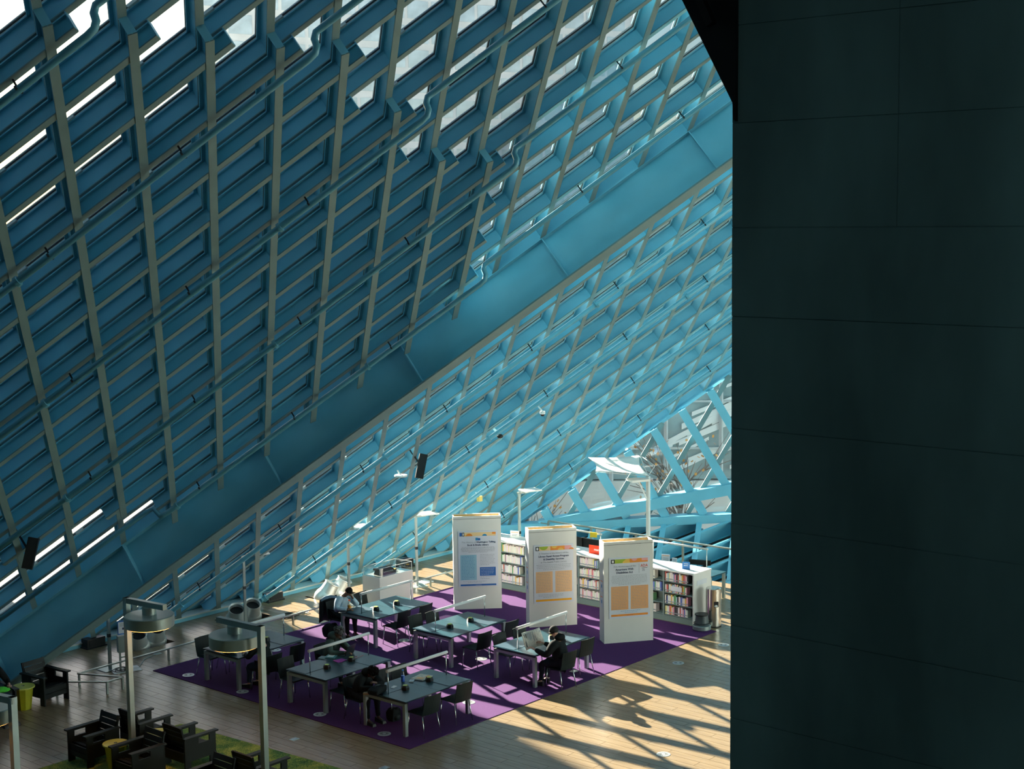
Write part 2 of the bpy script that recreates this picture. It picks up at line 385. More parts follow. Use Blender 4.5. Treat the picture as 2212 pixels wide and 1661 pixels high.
# ------------------------------------------------------------------ floor, shell
def wood_mat(name, c1, c2, rough=.27):
    m = bpy.data.materials.new(name); m.use_nodes = True; nt = m.node_tree; b = nt.nodes['Principled BSDF']
    tc = nt.nodes.new('ShaderNodeTexCoord'); mp = nt.nodes.new('ShaderNodeMapping'); nz = nt.nodes.new('ShaderNodeTexNoise'); oi = nt.nodes.new('ShaderNodeObjectInfo')
    nt.links.new(tc.outputs['Object'], mp.inputs[0]); mp.inputs['Scale'].default_value = (6, .7, 1); nt.links.new(mp.outputs[0], nz.inputs['Vector']); nz.inputs['Scale'].default_value = 1.8; nz.inputs['Detail'].default_value = 6
    rp = nt.nodes.new('ShaderNodeValToRGB'); rp.color_ramp.elements[0].position = .3; rp.color_ramp.elements[1].position = .7
    rp.color_ramp.elements[0].color = (*c1, 1); rp.color_ramp.elements[1].color = (*c2, 1)
    nt.links.new(nz.outputs['Fac'], rp.inputs[0]); nt.links.new(rp.outputs[0], b.inputs['Base Color'])
    b.inputs['Roughness'].default_value = rough; b.inputs['Specular IOR Level'].default_value = .7
    bp = nt.nodes.new('ShaderNodeBump'); bp.inputs['Strength'].default_value = .06; nt.links.new(nz.outputs['Fac'], bp.inputs['Height']); nt.links.new(bp.outputs[0], b.inputs['Normal'])
    return m
M_TILE = wood_mat('wood_look_floor_tile', (.20, .145, .082), (.27, .198, .115))
M_GROUT = mat('dark_grout', (.06, .045, .03), .7)
M_CARPET = mat('purple_carpet', (.082, .028, .118), .95, var=.22, scale=70, bump=.2, spec=.1)
floor = obj('floor', None, kind='structure')
FX1 = 35.30; PITS = [(21.0, 22.1, 30.15, 31.0), (23.95, 25.15, 30.15, 31.0), (27.0, 28.2, 30.2, 31.0)]
def in_pit(x0, x1, y0, y1): return any(x0 < p[1]-.01 and x1 > p[0]+.01 and y0 < p[3]-.01 and y1 > p[2]+.01 for p in PITS)
m = MB()   # screed under the tiles, cut round the floor pits
xs = sorted({-4., FX1, *[p[0] for p in PITS], *[p[1] for p in PITS]})
m.bb((-4, -12, -.30), (FX1, 30.15, -.012)); m.bb((-4, 31.0, -.30), (FX1, 32.2, -.012))
for a, b in zip(xs[:-1], xs[1:]):
    if not in_pit(a, b, 30.3, 30.9): m.bb((a, 30.15, -.30), (b, 31.0, -.012))
m.bb((20, 30.1, -.6), (29, 31.1, -.5))
m.build('screed', M_GROUT, floor)
TW, TL = .215, 1.42
tile_me = MB().bb((.004, .004, -.012), (TW-.004, TL-.004, 0)).mesh('tile', M_TILE)
tiles = []; ph = {}
for r in range(int(6/TW), int(FX1/TW)+1):
    off = (r*.5 % 1)*TL + (r*.37 % 1)*.2
    for c in range(0, 25):
        x0, y0 = r*TW, 2+c*TL+off-TL; x1, y1 = min(x0+TW, FX1), y0+TL
        if y1 > 31.9 or x1 <= x0: 
            if y0 < 31.5: tiles.append((9e9, x0, y0, x1, 31.5, 0))
            continue
        pt = in_pit(x0, x1, y0, y1)
        u, v, d = pix(Vector(((x0+x1)/2, (y0+y1)/2, 0))); vis = -20 < u < 1600 and v < 1700
        under = (20.3 < x0 and x1 < 31.0 and 20.3 < y0 and y1 < 28.5)
        tiles.append((d if vis and not pt and not under else 1e8+d, x0, y0, x1, y1, pt))
tiles.sort(); rest = MB()
for n_, (d, x0, y0, x1, y1, pt) in enumerate(tiles):
    if n_ < 295 and d < 1e7 and x1-x0 > TW-.001: obj('tile', tile_me, floor, loc=(x0, y0, 0))
    elif not pt: rest.bb((x0+.004, y0+.004, -.012), (x1-.004, y1-.004, 0))
    else:
        for p in PITS:
            if x0 < p[1] and x1 > p[0] and y0 < p[3] and y1 > p[2]:
                xa, xb = max(x0, p[0]), min(x1, p[1])
                if x0 < p[0]-.004: rest.bb((x0+.002, y0+.002, -.012), (p[0], y1-.002, 0))
                if x1 > p[1]+.004: rest.bb((p[1], y0+.002, -.012), (x1-.002, y1-.002, 0))
                if y0 < p[2]-.004: rest.bb((xa, y0+.002, -.012), (xb, p[2], 0))
                if y1 > p[3]+.004: rest.bb((xa, p[3], -.012), (xb, y1-.002, 0))
rest.build('tiling', M_TILE, floor, kind='stuff')
m = MB().bb((-4, -12, -.0122), (6, 31.5, -.0)).build('slab', M_TILE, floor)
tag(MB().bb((20.28, 20.35, .0), (30.98, 28.55, .012)).build('carpet', M_CARPET), 'large purple carpet under the six reading tables', 'carpet')
# building shell out of view
MB().bb((-4, -12, -4), (-3.8, 33, 19)).build('wall_left', M_WALL, kind='structure')
wb = obj('wall_back', None, kind='structure')
MB().bb((-4, -12.2, -4), (24, -12, 19)).build('wall_panel', M_WALL, wb)
for k in range(10): MB().bb((24+k*3-.06, -12.2, -4), (24+k*3+.06, -12, 19)).build('mullion', M_ALU, wb)
MB().bb((24, -12.12, -4), (51, -12.1, 19)).build('glazing', M_GLASS, wb)
ws = obj('wall_side', None, kind='structure'); MB().bb((51, -12, -4), (51.2, 11.4, .9)).build('wall_panel', M_WALL, ws)
for k in range(9): MB().bb((51, -12+k*2.9-.06, .9), (51.2, -12+k*2.9+.06, 19)).build('mullion', M_ALU, ws)
MB().bb((51.1, -12, .9), (51.12, 11.4, 19)).build('glazing', M_GLASS, ws)
MB().bb((-4, -12, 16.2), (51.2, 13.9, 16.4)).build('ceiling', M_CEIL, kind='structure')
MB().bb((FX1, -12, -4.2), (51, 33, -4)).build('floor_lower', mat('lower_floor', (.4, .38, .34), .6, var=.1), kind='structure')
MB().bb((FX1-.15, -12, -.5), (FX1, 31.6, -.02)).build('trim_floor_edge', M_ALU, kind='structure')
# concrete wall at the right: board-formed lifts with recessed joints
cw = obj('wall_near', None, kind='structure')
CX = 8.0; yL = 5.12
q = on_plane(1580, 900, Vector((CX, 0, 0)), Vector((1, 0, 0))); yL = q.y
zj = [on_plane(2000, v, Vector((CX, 0, 0)), Vector((1, 0, 0))).z for v in (12, 243, 490, 700, 965, 1190, 1432)]
zz = [zj[-1]-2.4, zj[-1]-1.8, zj[-1]-1.2, zj[-1]-.6]+sorted(zj)+[max(zj)+.6, max(zj)+1.2]
yv = on_plane(1940, 300, Vector((CX, 0, 0)), Vector((1, 0, 0))).y
ys = [-2.0, .2, 1.9, yv, yL]
for a, b in zip(zz[:-1], zz[1:]):
    upper = b > zj[2]+.01
    cols = list(zip(ys[:-1], ys[1:])) if upper else [(ys[0], ys[1]), (ys[1], ys[2]), (ys[2], ys[4])]
    for c, d in cols:
        o = random.uniform(-.0015, .0015)
        m = MB(); x = CX+o; gx, gz = .0022, .0022
        m.hexa([(x+.006, c, a), (x+.3, c, a), (x+.3, d, a), (x+.006, d, a), (x+.006, c, b), (x+.3, c, b), (x+.3, d, b), (x+.006, d, b)])
        m.hexa([(x, c+gx, a+gz), (x+.006, c+gx, a+gz), (x+.006, d-(0 if d == yL else gx), a+gz), (x, d-(0 if d == yL else gx), a+gz), (x, c+gx, b-gz), (x+.006, c+gx, b-gz), (x+.006, d-(0 if d == yL else gx), b-gz), (x, d-(0 if d == yL else gx), b-gz)])
        m.build('concrete_panel', M_CONC, cw)
MB().bb((CX+.3, -2, 0), (CX+1.1, yL, 18)).build('core', M_CONC, cw); MB().bb((CX, -2, 0), (CX+.3, yL, zz[0])).build('core_foot', M_CONC, cw)
# black inclined steel above the wall end, with a dark batten light
def onx(u, v, x): return on_plane(u, v, Vector((x, 0, 0)), Vector((1, 0, 0)))
bs = obj('black_raking_beam', None, label='black raking steel beam along the top left edge of the concrete wall', cat='beam')
xx = CX-.02
P4 = [onx(1473, 0, xx), onx(1582, 222, xx), onx(1584, 258, xx), onx(1590, 262, xx), onx(1592, -60, xx), onx(1443, -60, xx)]
vs = P4+[p+Vector((.5, 0, 0)) for p in P4]; n6 = len(P4)
MB().add(vs, [tuple(range(n6)), tuple(range(n6, 2*n6))[::-1]]+[(k, n6+k, n6+(k+1) % n6, (k+1) % n6) for k in range(n6)]).build('beam_web', M_BLACK, bs)
a, b = onx(1505, -20, xx-.06), onx(1537, 53, xx-.06)
MB().bar(a, b, .05, .05).build('batten_light', mat('dark_bronze', (.02, .02, .02), .4), bs)
bs2 = onx(1585, 130, xx-.02)
pl = thing('fill_light_cover', 'grey cover added over the unseen fill light near the viewer', 'lamp', (-.3, -1.5, 14.1)); MB().lathe([(.9, 0), (.5, .35), (.06, .45), (.06, 2.05)], (0, 0, 0), 20).build('fill_cover_shell', M_ALU, pl)  # cover added around the column fill, never in view
# ------------------------------------------------------------------ outside
M_PAVE = mat('pale_pavement', (.62, .58, .54), .8, var=.1, scale=.3)
MB().bb((-120, 34, -5), (420, 420, -4.6)).build('ground', M_PAVE, kind='structure'); MB().bb((51.5, -60, -5), (260, 34, -4.6)).build('ground_side', M_PAVE, kind='structure')
def tower(name, label, p0, p1, z0, z1, depth, bayw, fh, mw, mg, mf):
    t = thing(name, label, 'building', (p0[0], p0[1], z0)); A = Vector((p0[0], p0[1], 0)); B = Vector((p1[0], p1[1], 0)); d = (B-A).normalized(); nrm = Vector((-d.y, d.x, 0))
    if nrm.dot(A-Vector((0, 0, 0))) < 0: nrm = -nrm
    Ln = (B-A).length; H = z1-z0
    def Q(s, z, w=0): return d*s+Vector((0, 0, z))+nrm*w
    m = MB(); m.hexa([Q(0, 0, .3), Q(Ln, 0, .3), Q(Ln, 0, depth), Q(0, 0, depth), Q(0, H, .3), Q(Ln, H, .3), Q(Ln, H, depth), Q(0, H, depth)]); m.build('wall', mw, t)
    nx, nz = int(Ln/bayw), int(H/fh); cnt = 0
    pm = MB().bb((0, 0, 0), (bayw*.86, .05, fh*.72)).mesh('window', mg); rot_ = math.atan2(d.y, d.x)
    return t, Q, nx, nz, pm, rot_, d, nrm
M_TW = mat('pale_tower_cladding', (.62, .68, .70), .6, var=.1, scale=.3); M_TG = mat('tower_glass', (.52, .62, .66), .15, .3, var=.25, scale=.4)
t, Q, nx, nz, pm, rt, d, nr = tower('office_tower', 'pale grey office tower seen through the upper middle panes', (134, 172), (204, 150), -4.6, 62, 14, 4.0, 3.6, M_TW, M_TG, None)
for a in range(nx):
    for b in range(4, 14):
        o = obj('window', pm, t, loc=Q(a*4+.2, b*3.6+.5, .22)); o.rotation_euler = (0, 0, rt)
shade_t = thing('shade_block', 'unseen tall block added beyond the slope to shade the dark cells', 'building', (5, 60, -4.6))
MB().bb((-60, 0, 0), (28.3, 14, 112)).build('wall', M_TW, shade_t)  # unseen; placed and sized to shade the left lattice
west_t = thing('west_shade_block', 'second unseen tall block added to cut sky light on the left', 'building', (-40, 42, -4.6)); MB().bb((-60, 0, 0), (63.6, 10, 110)).build('wall', M_TW, west_t)  # added out of frame to hold sky light off the left cells
back_t = thing('bounce_block', 'unseen pale block added behind the viewer to bounce sunlight inside', 'building', (6, -60, -4.6)); MB().bb((0, 0, 0), (60, 12, 40)).build('wall', mat('bounce_block_face', (.46, .56, .62), .8, var=.05, scale=.3), back_t)  # added reflector: its sunlit face fills the room from behind
# glass building across the street with its bright reflections built as pale stripes, seen through the side facade
M_REFL = mat('white_reflection_stripes', (.92, .94, .94), .5); M_DG = mat('street_glass', (.40, .52, .55), .25, .2, var=.3, scale=.5)
sg = thing('glass_office', 'glass office across the street, its reflections built as tilted pale stripes', 'building', (42, 45, -4.6))
dd = Vector((.62, -.78, 0)).normalized(); nn2 = Vector((.78, .62, 0)).normalized()
def SQ(s, z, w=0): return dd*s+Vector((0, 0, z))+nn2*w
MB().hexa([SQ(-6, 4.1, .6), SQ(34, 4.1, .6), SQ(34, 4.1, 8), SQ(-6, 4.1, 8), SQ(-6, 13, .6), SQ(34, 13, .6), SQ(34, 13, 8), SQ(-6, 13, 8)]).build('wall', M_DG, sg)
MB().hexa([SQ(-6, 0, .4), SQ(34, 0, .4), SQ(34, 0, 8), SQ(-6, 0, 8), SQ(-6, 4.05, .4), SQ(34, 4.05, .4), SQ(34, 4.05, 8), SQ(-6, 4.05, 8)]).build('plinth', mat('white_plinth', (.75, .74, .72), .7), sg)
random.seed(3)
for k in range(150):
    s0 = random.uniform(-4, 20); z0 = random.uniform(4.4, 10); ln = random.uniform(.8, 3.2); th_ = random.uniform(.07, .24); sl = random.uniform(.35, .55)
    p = SQ(s0, z0, .4+random.uniform(0, .1)); q = SQ(s0+ln, z0+ln*sl, .42)
    MB().beam(p, q, Vector((0, 0, 1)), nn2, th_, .04).build('reflection_stripe', M_REFL, sg)
for k in range(0, 14): MB().bar(SQ(-5+k*2.2, 4.1, .3), SQ(-5+k*2.2, 12.5, .3), .14, .1).build('fin', M_TW, sg)
for k in range(4): MB().bar(SQ(-5, 5.4+k*1.9, .34), SQ(33, 5.4+k*1.9, .34), .1, .08).build('fin', M_TW, sg)
M_BARK = mat('bark', (.26, .22, .20), .9); M_LEAF = mat('orange_leaves', (.75, .33, .08), .8)
def tree(x, y, h, label, nl):
    t = thing('street_tree', label, 'tree', (x, y, -4.6), group=None)
    m = MB(); m.tube([(0, 0, 0), (.05, .03, h*.4), (-.05, .05, h*.62)], [.16, .12, .08], 8)
    lm_ = MB(); random.seed(int(x*10))
    for k in range(17):
        z = h*random.uniform(.35, .7); a = random.uniform(0, 2*PI); l_ = random.uniform(1., 2.3)
        p = Vector((0, 0, z)); q = p+Vector((math.cos(a)*l_, math.sin(a)*l_, random.uniform(.6, 1.9))); m.tube([p, (p+q)/2+Vector((0, 0, .12)), q], [.045, .03, .012], 5)
        for _ in range(3):
            q2 = q+Vector((random.uniform(-.8, .8), random.uniform(-.8, .8), random.uniform(-.1, .8))); m.tube([(p+q)/2, q2], [.02, .008], 4)
            for __ in range(nl):
                c = q2+Vector((random.gauss(0, .28), random.gauss(0, .28), random.gauss(0, .28))); e_ = Euler((random.uniform(0, 6), random.uniform(0, 6), 0)).to_matrix()
                lm_.add([c+e_ @ Vector(v) for v in ((-.09, 0, 0), (0, -.06, 0), (.09, 0, 0), (0, .06, 0))], [(0, 1, 2, 3)])
    m.build('trunk', M_BARK, t); lm_.build('foliage', M_LEAF, t, kind='stuff')
tree(40.6, 34.6, 7.6, 'street tree with orange leaves seen low through the left end of the side facade', 3)
tree(44.9, 31.0, 7.4, 'twiggy street tree right of the orange-leaved one outside the side facade', 2)
# ------------------------------------------------------------------ furniture materials
M_TOP = mat('dark_teal_linoleum', (.014, .058, .078), .28, var=.12, scale=3, spec=.6)
M_PANEL = mat('slate_blue_inlay', (.045, .085, .115), .3, spec=.6)
M_STEEL = mat('brushed_grey_steel', (.34, .40, .38), .35, .6)
M_CHROME = mat('chrome', (.60, .66, .66), .2, .9)
M_CHAIR = mat('green_black_shell', (.008, .016, .016), .55, spec=.25)
M_LIMEY = mat('lime_yellow_plastic', (.55, .62, .12), .4)
M_WHITE = mat('white_laminate', (.72, .71, .67), .5, var=.02, scale=2)
M_WHITE2 = mat('white_metal', (.74, .75, .74), .4)
M_WOODR = mat('raw_plywood_edge', (.62, .38, .14), .6, var=.15, scale=12)
M_BLK = mat('black_plastic', (.008, .009, .010), .45)
M_SKIN = {'brown': mat('brown_skin', (.20, .095, .055), .55), 'tan': mat('tan_skin', (.38, .21, .14), .55), 'dark': mat('dark_skin', (.10, .05, .035), .55), 'pale': mat('pale_skin', (.55, .33, .25), .55)}
def cloth(n, c, v=.15): return mat(n, c, .9, var=v, scale=9, bump=.3, spec=.15)
def paint(n, c, r=.5): return mat(n, c, r)

# ------------------------------------------------------------------ low barrier rail, ducts, lamp poles along the slope
MR = M_STEEL
t = thing('low_barrier_rail', 'low grey steel barrier rail running along the foot of the lattice slope', 'railing', (18.6, 28.95, 0))
B = t.location.copy(); H = .27
pa = [(18.58, 28.95), (30.95, 29.12)]
MB().bar(Vector((18.58, 28.95, H))-B, Vector((30.95, 29.10, H))-B, .05, .03).build('top_rail', MR, t)
MB().bar(Vector((18.58, 28.95, H))-B, Vector((19.05, 27.92, H))-B, .05, .03).build('top_rail', MR, t)
MB().bar(Vector((19.05, 27.92, H))-B, Vector((18.62, 27.90, H))-B, .05, .03).build('top_rail', MR, t)
MB().bar(Vector((18.62, 27.90, H))-B, Vector((17.9, 28.85, H))-B, .05, .03).build('top_rail', MR, t)
for x, y in ((18.6, 28.93), (19.03, 27.92), (18.62, 27.9), (21.04, 28.98), (24.9, 29.03), (27.4, 29.06), (29.96, 29.09), (17.95, 28.8)):
    MB().bar(Vector((x, y, 0))-B, Vector((x, y, H))-B, .04, .04).build('post', MR, t)
duct_me = None
M_DUCT = mat('spun_aluminium', (.62, .66, .66), .42, .6); M_DARK = mat('dark_inside', (.01, .012, .014), .8)
spots = [((21.28, 30.52), 'left', 'the left pair, behind the nearest pole lamp'), ((21.84, 30.62), 'right', 'the left pair'), ((24.27, 30.52), 'left', 'the middle pair'), ((24.83, 30.62), 'right', 'the middle pair'), ((27.33, 30.55), 'left', 'the right pair'), ((27.90, 30.66), 'right', 'the right pair')]
proto = None
for n_, ((x, y), sd, w) in enumerate(spots):
    if proto is None:
        proto = thing('duct_nozzle', '', 'vent', (0, 0, 0)); ax = Vector((0, -.50, .86)).normalized()
        MB().ball((0, 0, .12), .29, 0, 24, 14).build('globe', M_DUCT, proto)
        MB().lathe([(.25, .12), (.215, .25), (.195, .42), (.215, .44), (.21, .455), (.18, .43), (.175, .2)], (0, 0, .12), 22, axis=ax).build('nozzle', M_DUCT, proto)
        MB().lathe([(.176, .34), (0, .33)], (0, 0, .12), 18, axis=ax).build('inner_throat', M_DARK, proto)
    place(proto, n_ > 0, (x, y, -.14), (-.55, -.35, -.55, -.35, .9, .7)[n_], f'shiny metal ball duct nozzle, {sd} one of {w.split(",")[0]} in the floor pits', 'metal ball duct nozzles along the slope')
M_DOOR = M_BLK
proto = None
for n_, (x, y, l_) in enumerate(((20.59, 31.35, 'black floodlight box at the foot of the slope, leftmost, behind the info stand'), (26.2, 31.35, 'black floodlight box at the foot of the slope above the middle floor patch of sun'), (31.2, 31.35, 'black floodlight box at the foot of the slope behind the display case'))):
    if proto is None:
        proto = thing('floor_box', '', 'box'); MB().box((0, 0, .13), (.50, .26, .20)).build('case', M_DOOR, proto); MB().box((0, -.14, .13), (.40, .015, .14)).build('grille', M_DARK, proto); MB().box((0, 0, .015), (.56, .32, .03)).build('foot', M_DARK, proto)
    place(proto, n_ > 0, (x, y, 0), .0, l_, 'black floodlight boxes')
M_LED = mat('lamp_head_white', (.88, .84, .80), .4)
def pole_lamp(x, y, h, label, head=True, ang=.0):
    t = thing('pole_lamp', label, 'lamp', (x, y, 0), ang)
    MB().bb((-.03, -.03, 0), (.03, .03, h)).build('pole', M_STEEL, t)
    MB().bb((-.25, -.2, 0), (.25, .2, .015)).build('base_plate', M_STEEL, t)
    MB().bb((-.033, -.033, h*.52), (.033, .033, h*.52+.08)).build('switch', M_BLK, t)
    if head:
        MB().bb((-.06, -.03, h-.06), (.30, .03, h-.01)).build('arm', M_STEEL, t)
        hd = MB().bb((.10, -.22, h), (.62, .22, h+.035)).build('lamp_head', M_LED, t)
        MB().bb((.16, -.17, h-.012), (.56, .17, h)).build('diffuser', M_LED, hd)
    else: MB().bb((-.04, -.04, h), (.04, .04, h+.05)).build('pole_cap', M_STEEL, t)
pole_lamp(19.77, 29.47, 1.43, 'bare grey pole left of the info stand, standing on the tiles', head=False)
pole_lamp(24.12, 29.95, 1.80, 'thin uplight pole with flat white head by the middle floor pit', ang=-.35)
pole_lamp(27.18, 29.40, 2.06, 'thin uplight pole with flat white head behind the man in pale blue', ang=-.35)
pole_lamp(29.75, 29.41, 2.0, 'thin uplight pole with flat white head right of the display case', ang=-.35)
pole_lamp(32.14, 27.69, 2.5, 'tall uplight pole with flat white head between the left and middle display columns', ang=-.35)
# tall pole with the shade sail
t = thing('sail_lamp', 'tall white pole lamp carrying a pale four-cornered shade sail by the railing', 'lamp', (35.0, 25.6, 0)); B = t.location.copy()
g = fl(1405, 1225); hx, hy = 35.2, 25.45; t.location = (hx, hy, 0); B = Vector((hx, hy, 0))
MB().bb((-.045, -.045, 0), (.045, .045, 2.75)).build('pole', M_WHITE2, t); MB().bb((-.3, -.3, 0), (.3, .3, .02)).build('base_plate', M_STEEL, t)
def dpt(u, v, dx): # point on the sight line at offset depth from the pole
    r = ray(u, v); k = ((Vector((hx, hy, 0))-CAM).to_2d().dot(f_.to_2d())+dx)/(r.to_2d().dot(f_.to_2d())); return CAM+r*k-B
c4 = [dpt(1271, 988, .8), dpt(1382, 983, 1.5), dpt(1415, 1006, .3), dpt(1401, 1027, -.5), dpt(1286, 1019, -.7)]
A_, B_, C_, D_, E_ = c4
def sail(cs, n=8):
    m = MB(); vs = []
    for a in range(n+1):
        for b in range(n+1):
            s, q = a/n, b/n; p = cs[0]*(1-s)*(1-q)+cs[1]*s*(1-q)+cs[2]*s*q+cs[3]*(1-s)*q; ctr = (cs[0]+cs[1]+cs[2]+cs[3])/4
            e = max(abs(s-.5), abs(q-.5))*2; o = (1-max(4*s*(1-s), 0))*0; pull = .16*(1-((2*s-1)**2)*((2*q-1)**2))*(e**3)
            p = p+(ctr-p)*pull; p.z -= .10*math.sin(PI*s)*math.sin(PI*q); vs.append(p)
    fs = [(a*(n+1)+b, a*(n+1)+b+1, (a+1)*(n+1)+b+1, (a+1)*(n+1)+b) for a in range(n) for b in range(n)]
    m.add(vs, fs, 0, True); return m
M_SAIL = mat('white_sail_cloth', (.78, .77, .74), .8)
so = sail([A_, B_, D_, E_]).build('sail', M_SAIL, t); sm = so.modifiers.new('thick', 'SOLIDIFY'); sm.thickness = .006
top = Vector((0, 0, 2.75))
for p in (A_, B_, D_, E_): MB().tube([top, (top+p)/2, p], .008, 5).build('strut', M_WHITE2, t)
MB().tube([top, C_, B_], .008, 5).build('strut', M_WHITE2, t)
hd = MB(); pH = [dpt(1352, 1035, 0), dpt(1394, 1033, .1), dpt(1405, 1037, -.25), dpt(1366, 1041, -.4)]
hd.hexa([p+Vector((0, 0, -.03)) for p in pH]+[p+Vector((0, 0, .03)) for p in pH]).build('lamp_head', M_LED, t)
MB().bar(Vector((0, 0, 2.0)), (pH[0]+pH[2])/2-Vector((0, 0, .03)), .035, .035).build('arm', M_WHITE2, t)

# ------------------------------------------------------------------ display case
t = thing('display_case', 'white plinth display case with clear cover holding a black typewriter', 'display case', (28.65, 28.5, 0), 0); g = fl(892.8, 1293.5)
PW, PD, PHt = 1.55, .75, .80
bx, by = g.x, g.y                                # right corner at the floor
top_l = fl(820, 1249, PHt); top_r = fl(891.6, 1231, PHt); top_b = fl(783, 1243, PHt)
t.location = (top_l.x, top_l.y, 0); dX = (top_r-top_l); dY = (top_b-top_l); Z = Vector((0, 0, 1))
def CP(a, b, z): return dX*a+dY*b+Z*z
MB().hexa([CP(0, 0, 0), CP(1, 0, 0), CP(1, 1, 0), CP(0, 1, 0), CP(0, 0, PHt), CP(1, 0, PHt), CP(1, 1, PHt), CP(0, 1, PHt)]).build('plinth', M_WHITE, t)
M_ACR = glass_mat('clear_acrylic', (.96, .98, .98), .09)
def inset(z0, z1, k=.02): return [CP(k, k, z0), CP(1-k, k, z0), CP(1-k, 1-k, z0), CP(k, 1-k, z0), CP(k, k, z1), CP(1-k, k, z1), CP(1-k, 1-k, z1), CP(k, 1-k, z1)]
ac = MB().hexa(inset(PHt+.002, PHt+.24)).build('acrylic_cover', M_ACR, t)
m = MB(); q = inset(PHt, PHt+.24)
for a, b in ((0, 1), (1, 2), (2, 3), (3, 0), (4, 5), (5, 6), (6, 7), (7, 4), (0, 4), (1, 5), (2, 6), (3, 7)): m.bar(q[a], q[b], .008, .008)
m.build('cover_edge', M_WHITE2, t)
ty = thing('brailler', 'black old braille typewriter inside the clear display case', 'typewriter', t.location+CP(.42, .5, PHt+.002), math.atan2(dX.y, dX.x))
MB().hexa([(-.28, -.14, 0), (.28, -.14, 0), (.28, .14, 0), (-.28, .14, 0), (-.24, -.06, .12), (.24, -.06, .12), (.24, .12, .15), (-.24, .12, .15)]).build('body', M_BLK, ty)
for k in range(6): MB().box((-.15+.06*k, -.12, .075), (.04, .035, .012)).build('key', M_STEEL, ty)
MB().tube([(-.33, .08, .15), (.33, .08, .15)], .03, 10).build('roller', M_BLK, ty)
pb = thing('yellow_puck', 'small yellow and black block beside the typewriter in the case', 'device', t.location+CP(.72, .6, PHt+.002)); MB().box((0, 0, .02), (.14, .1, .04)).build('body', M_BLK, pb); MB().box((0, 0, .045), (.12, .08, .012)).build('lid', paint('amber_yellow', (.7, .42, .02)), pb)
cb = obj('curled_white_cord', MB().tube([t.location+CP(.56, .5, PHt+.012), t.location+CP(.60, .4, PHt+.012), t.location+CP(.66, .55, PHt+.012), t.location+CP(.62, .75, PHt+.012)], .01, 6).mesh('cord', M_WHITE2), None, 'white curled cord lying between the typewriter and the yellow block', 'cord')

# ------------------------------------------------------------------ reading tables
def make_table():
    t = thing('reading_table', '', 'table'); W, D, Hh = 1.90, 1.24, .72
    MB().bb((0, 0, Hh-.022), (W/2-.003, D, Hh)).build('tabletop', M_TOP, t); MB().bb((W/2+.003, 0, Hh-.022), (W, D, Hh)).build('tabletop', M_TOP, t)
    MB().bb((.03, .66, Hh+.001), (.62, D-.02, Hh+.007)).build('inlay_panel', M_PANEL, t); MB().bb((W-.62, .02, Hh+.001), (W-.03, .56, Hh+.007)).build('inlay_panel', M_PANEL, t)
    for x in (.04, W-.04):
        for y in (.06, D-.06): MB().bb((x-.04, y-.035, 0), (x+.04, y+.035, Hh-.05)).build('leg', M_STEEL, t)
    for x in (.04, W-.04): MB().bb((x-.04, .06, Hh-.11), (x+.04, D-.06, Hh-.05)).build('frame_rail', M_STEEL, t)
    for y in (.18, D-.18): MB().bb((.06, y-.02, Hh-.09), (W-.06, y+.02, Hh-.03)).build('frame_rail', M_STEEL, t)
    MB().bb((.3, D/2-.12, Hh-.07), (W-.3, D/2+.12, Hh-.025)).build('cable_tray', M_BLK, t)
    lb = MB().tube([(.10, D/2, 1.20), (W-.05, D/2, 1.20)], .033, 12).build('light_bar', M_WHITE2, t)
    for x in (.13, W-.08): MB().tube([(x, D/2, Hh), (x, D/2, 1.19)], .011, 8).build('light_post', M_CHROME, t); 
    for x in (.58, 1.28):
        pb = MB().lathe([(.085, 0), (.085, .05), (.065, .085), (0, .085)], (x, D/2-.03, Hh), 6, smooth=False).build('power_box', M_BLK, t); MB().lathe([(.052, .086), (.052, .092), (0, .093)], (x, D/2-.03, Hh), 6, smooth=False).build('power_lid', M_LIMEY, pb)
    return t
TAB = {'A': (24.70, 25.82), 'B': (24.66, 23.32), 'C': (24.72, 20.88), 'D': (20.70, 20.84), 'E': (20.68, 23.15), 'F': (20.57, 25.82)}
TL_ = {'A': 'dark reading table at the back where the man in pale blue sits', 'B': 'empty dark reading table in front of the left display column', 'C': 'dark reading table where the newspaper reader sits', 'D': 'frontmost dark reading table, with a bottle and newspapers on it',
       'E': 'dark reading table where the grey-haired reader works at a laptop', 'F': 'dark reading table half hidden behind the disc lamp'}
proto = make_table()
for n_, (k, (x, y)) in enumerate(TAB.items()): place(proto, n_ > 0, (x, y, .012), 0, TL_[k], 'dark reading tables on the purple carpet')

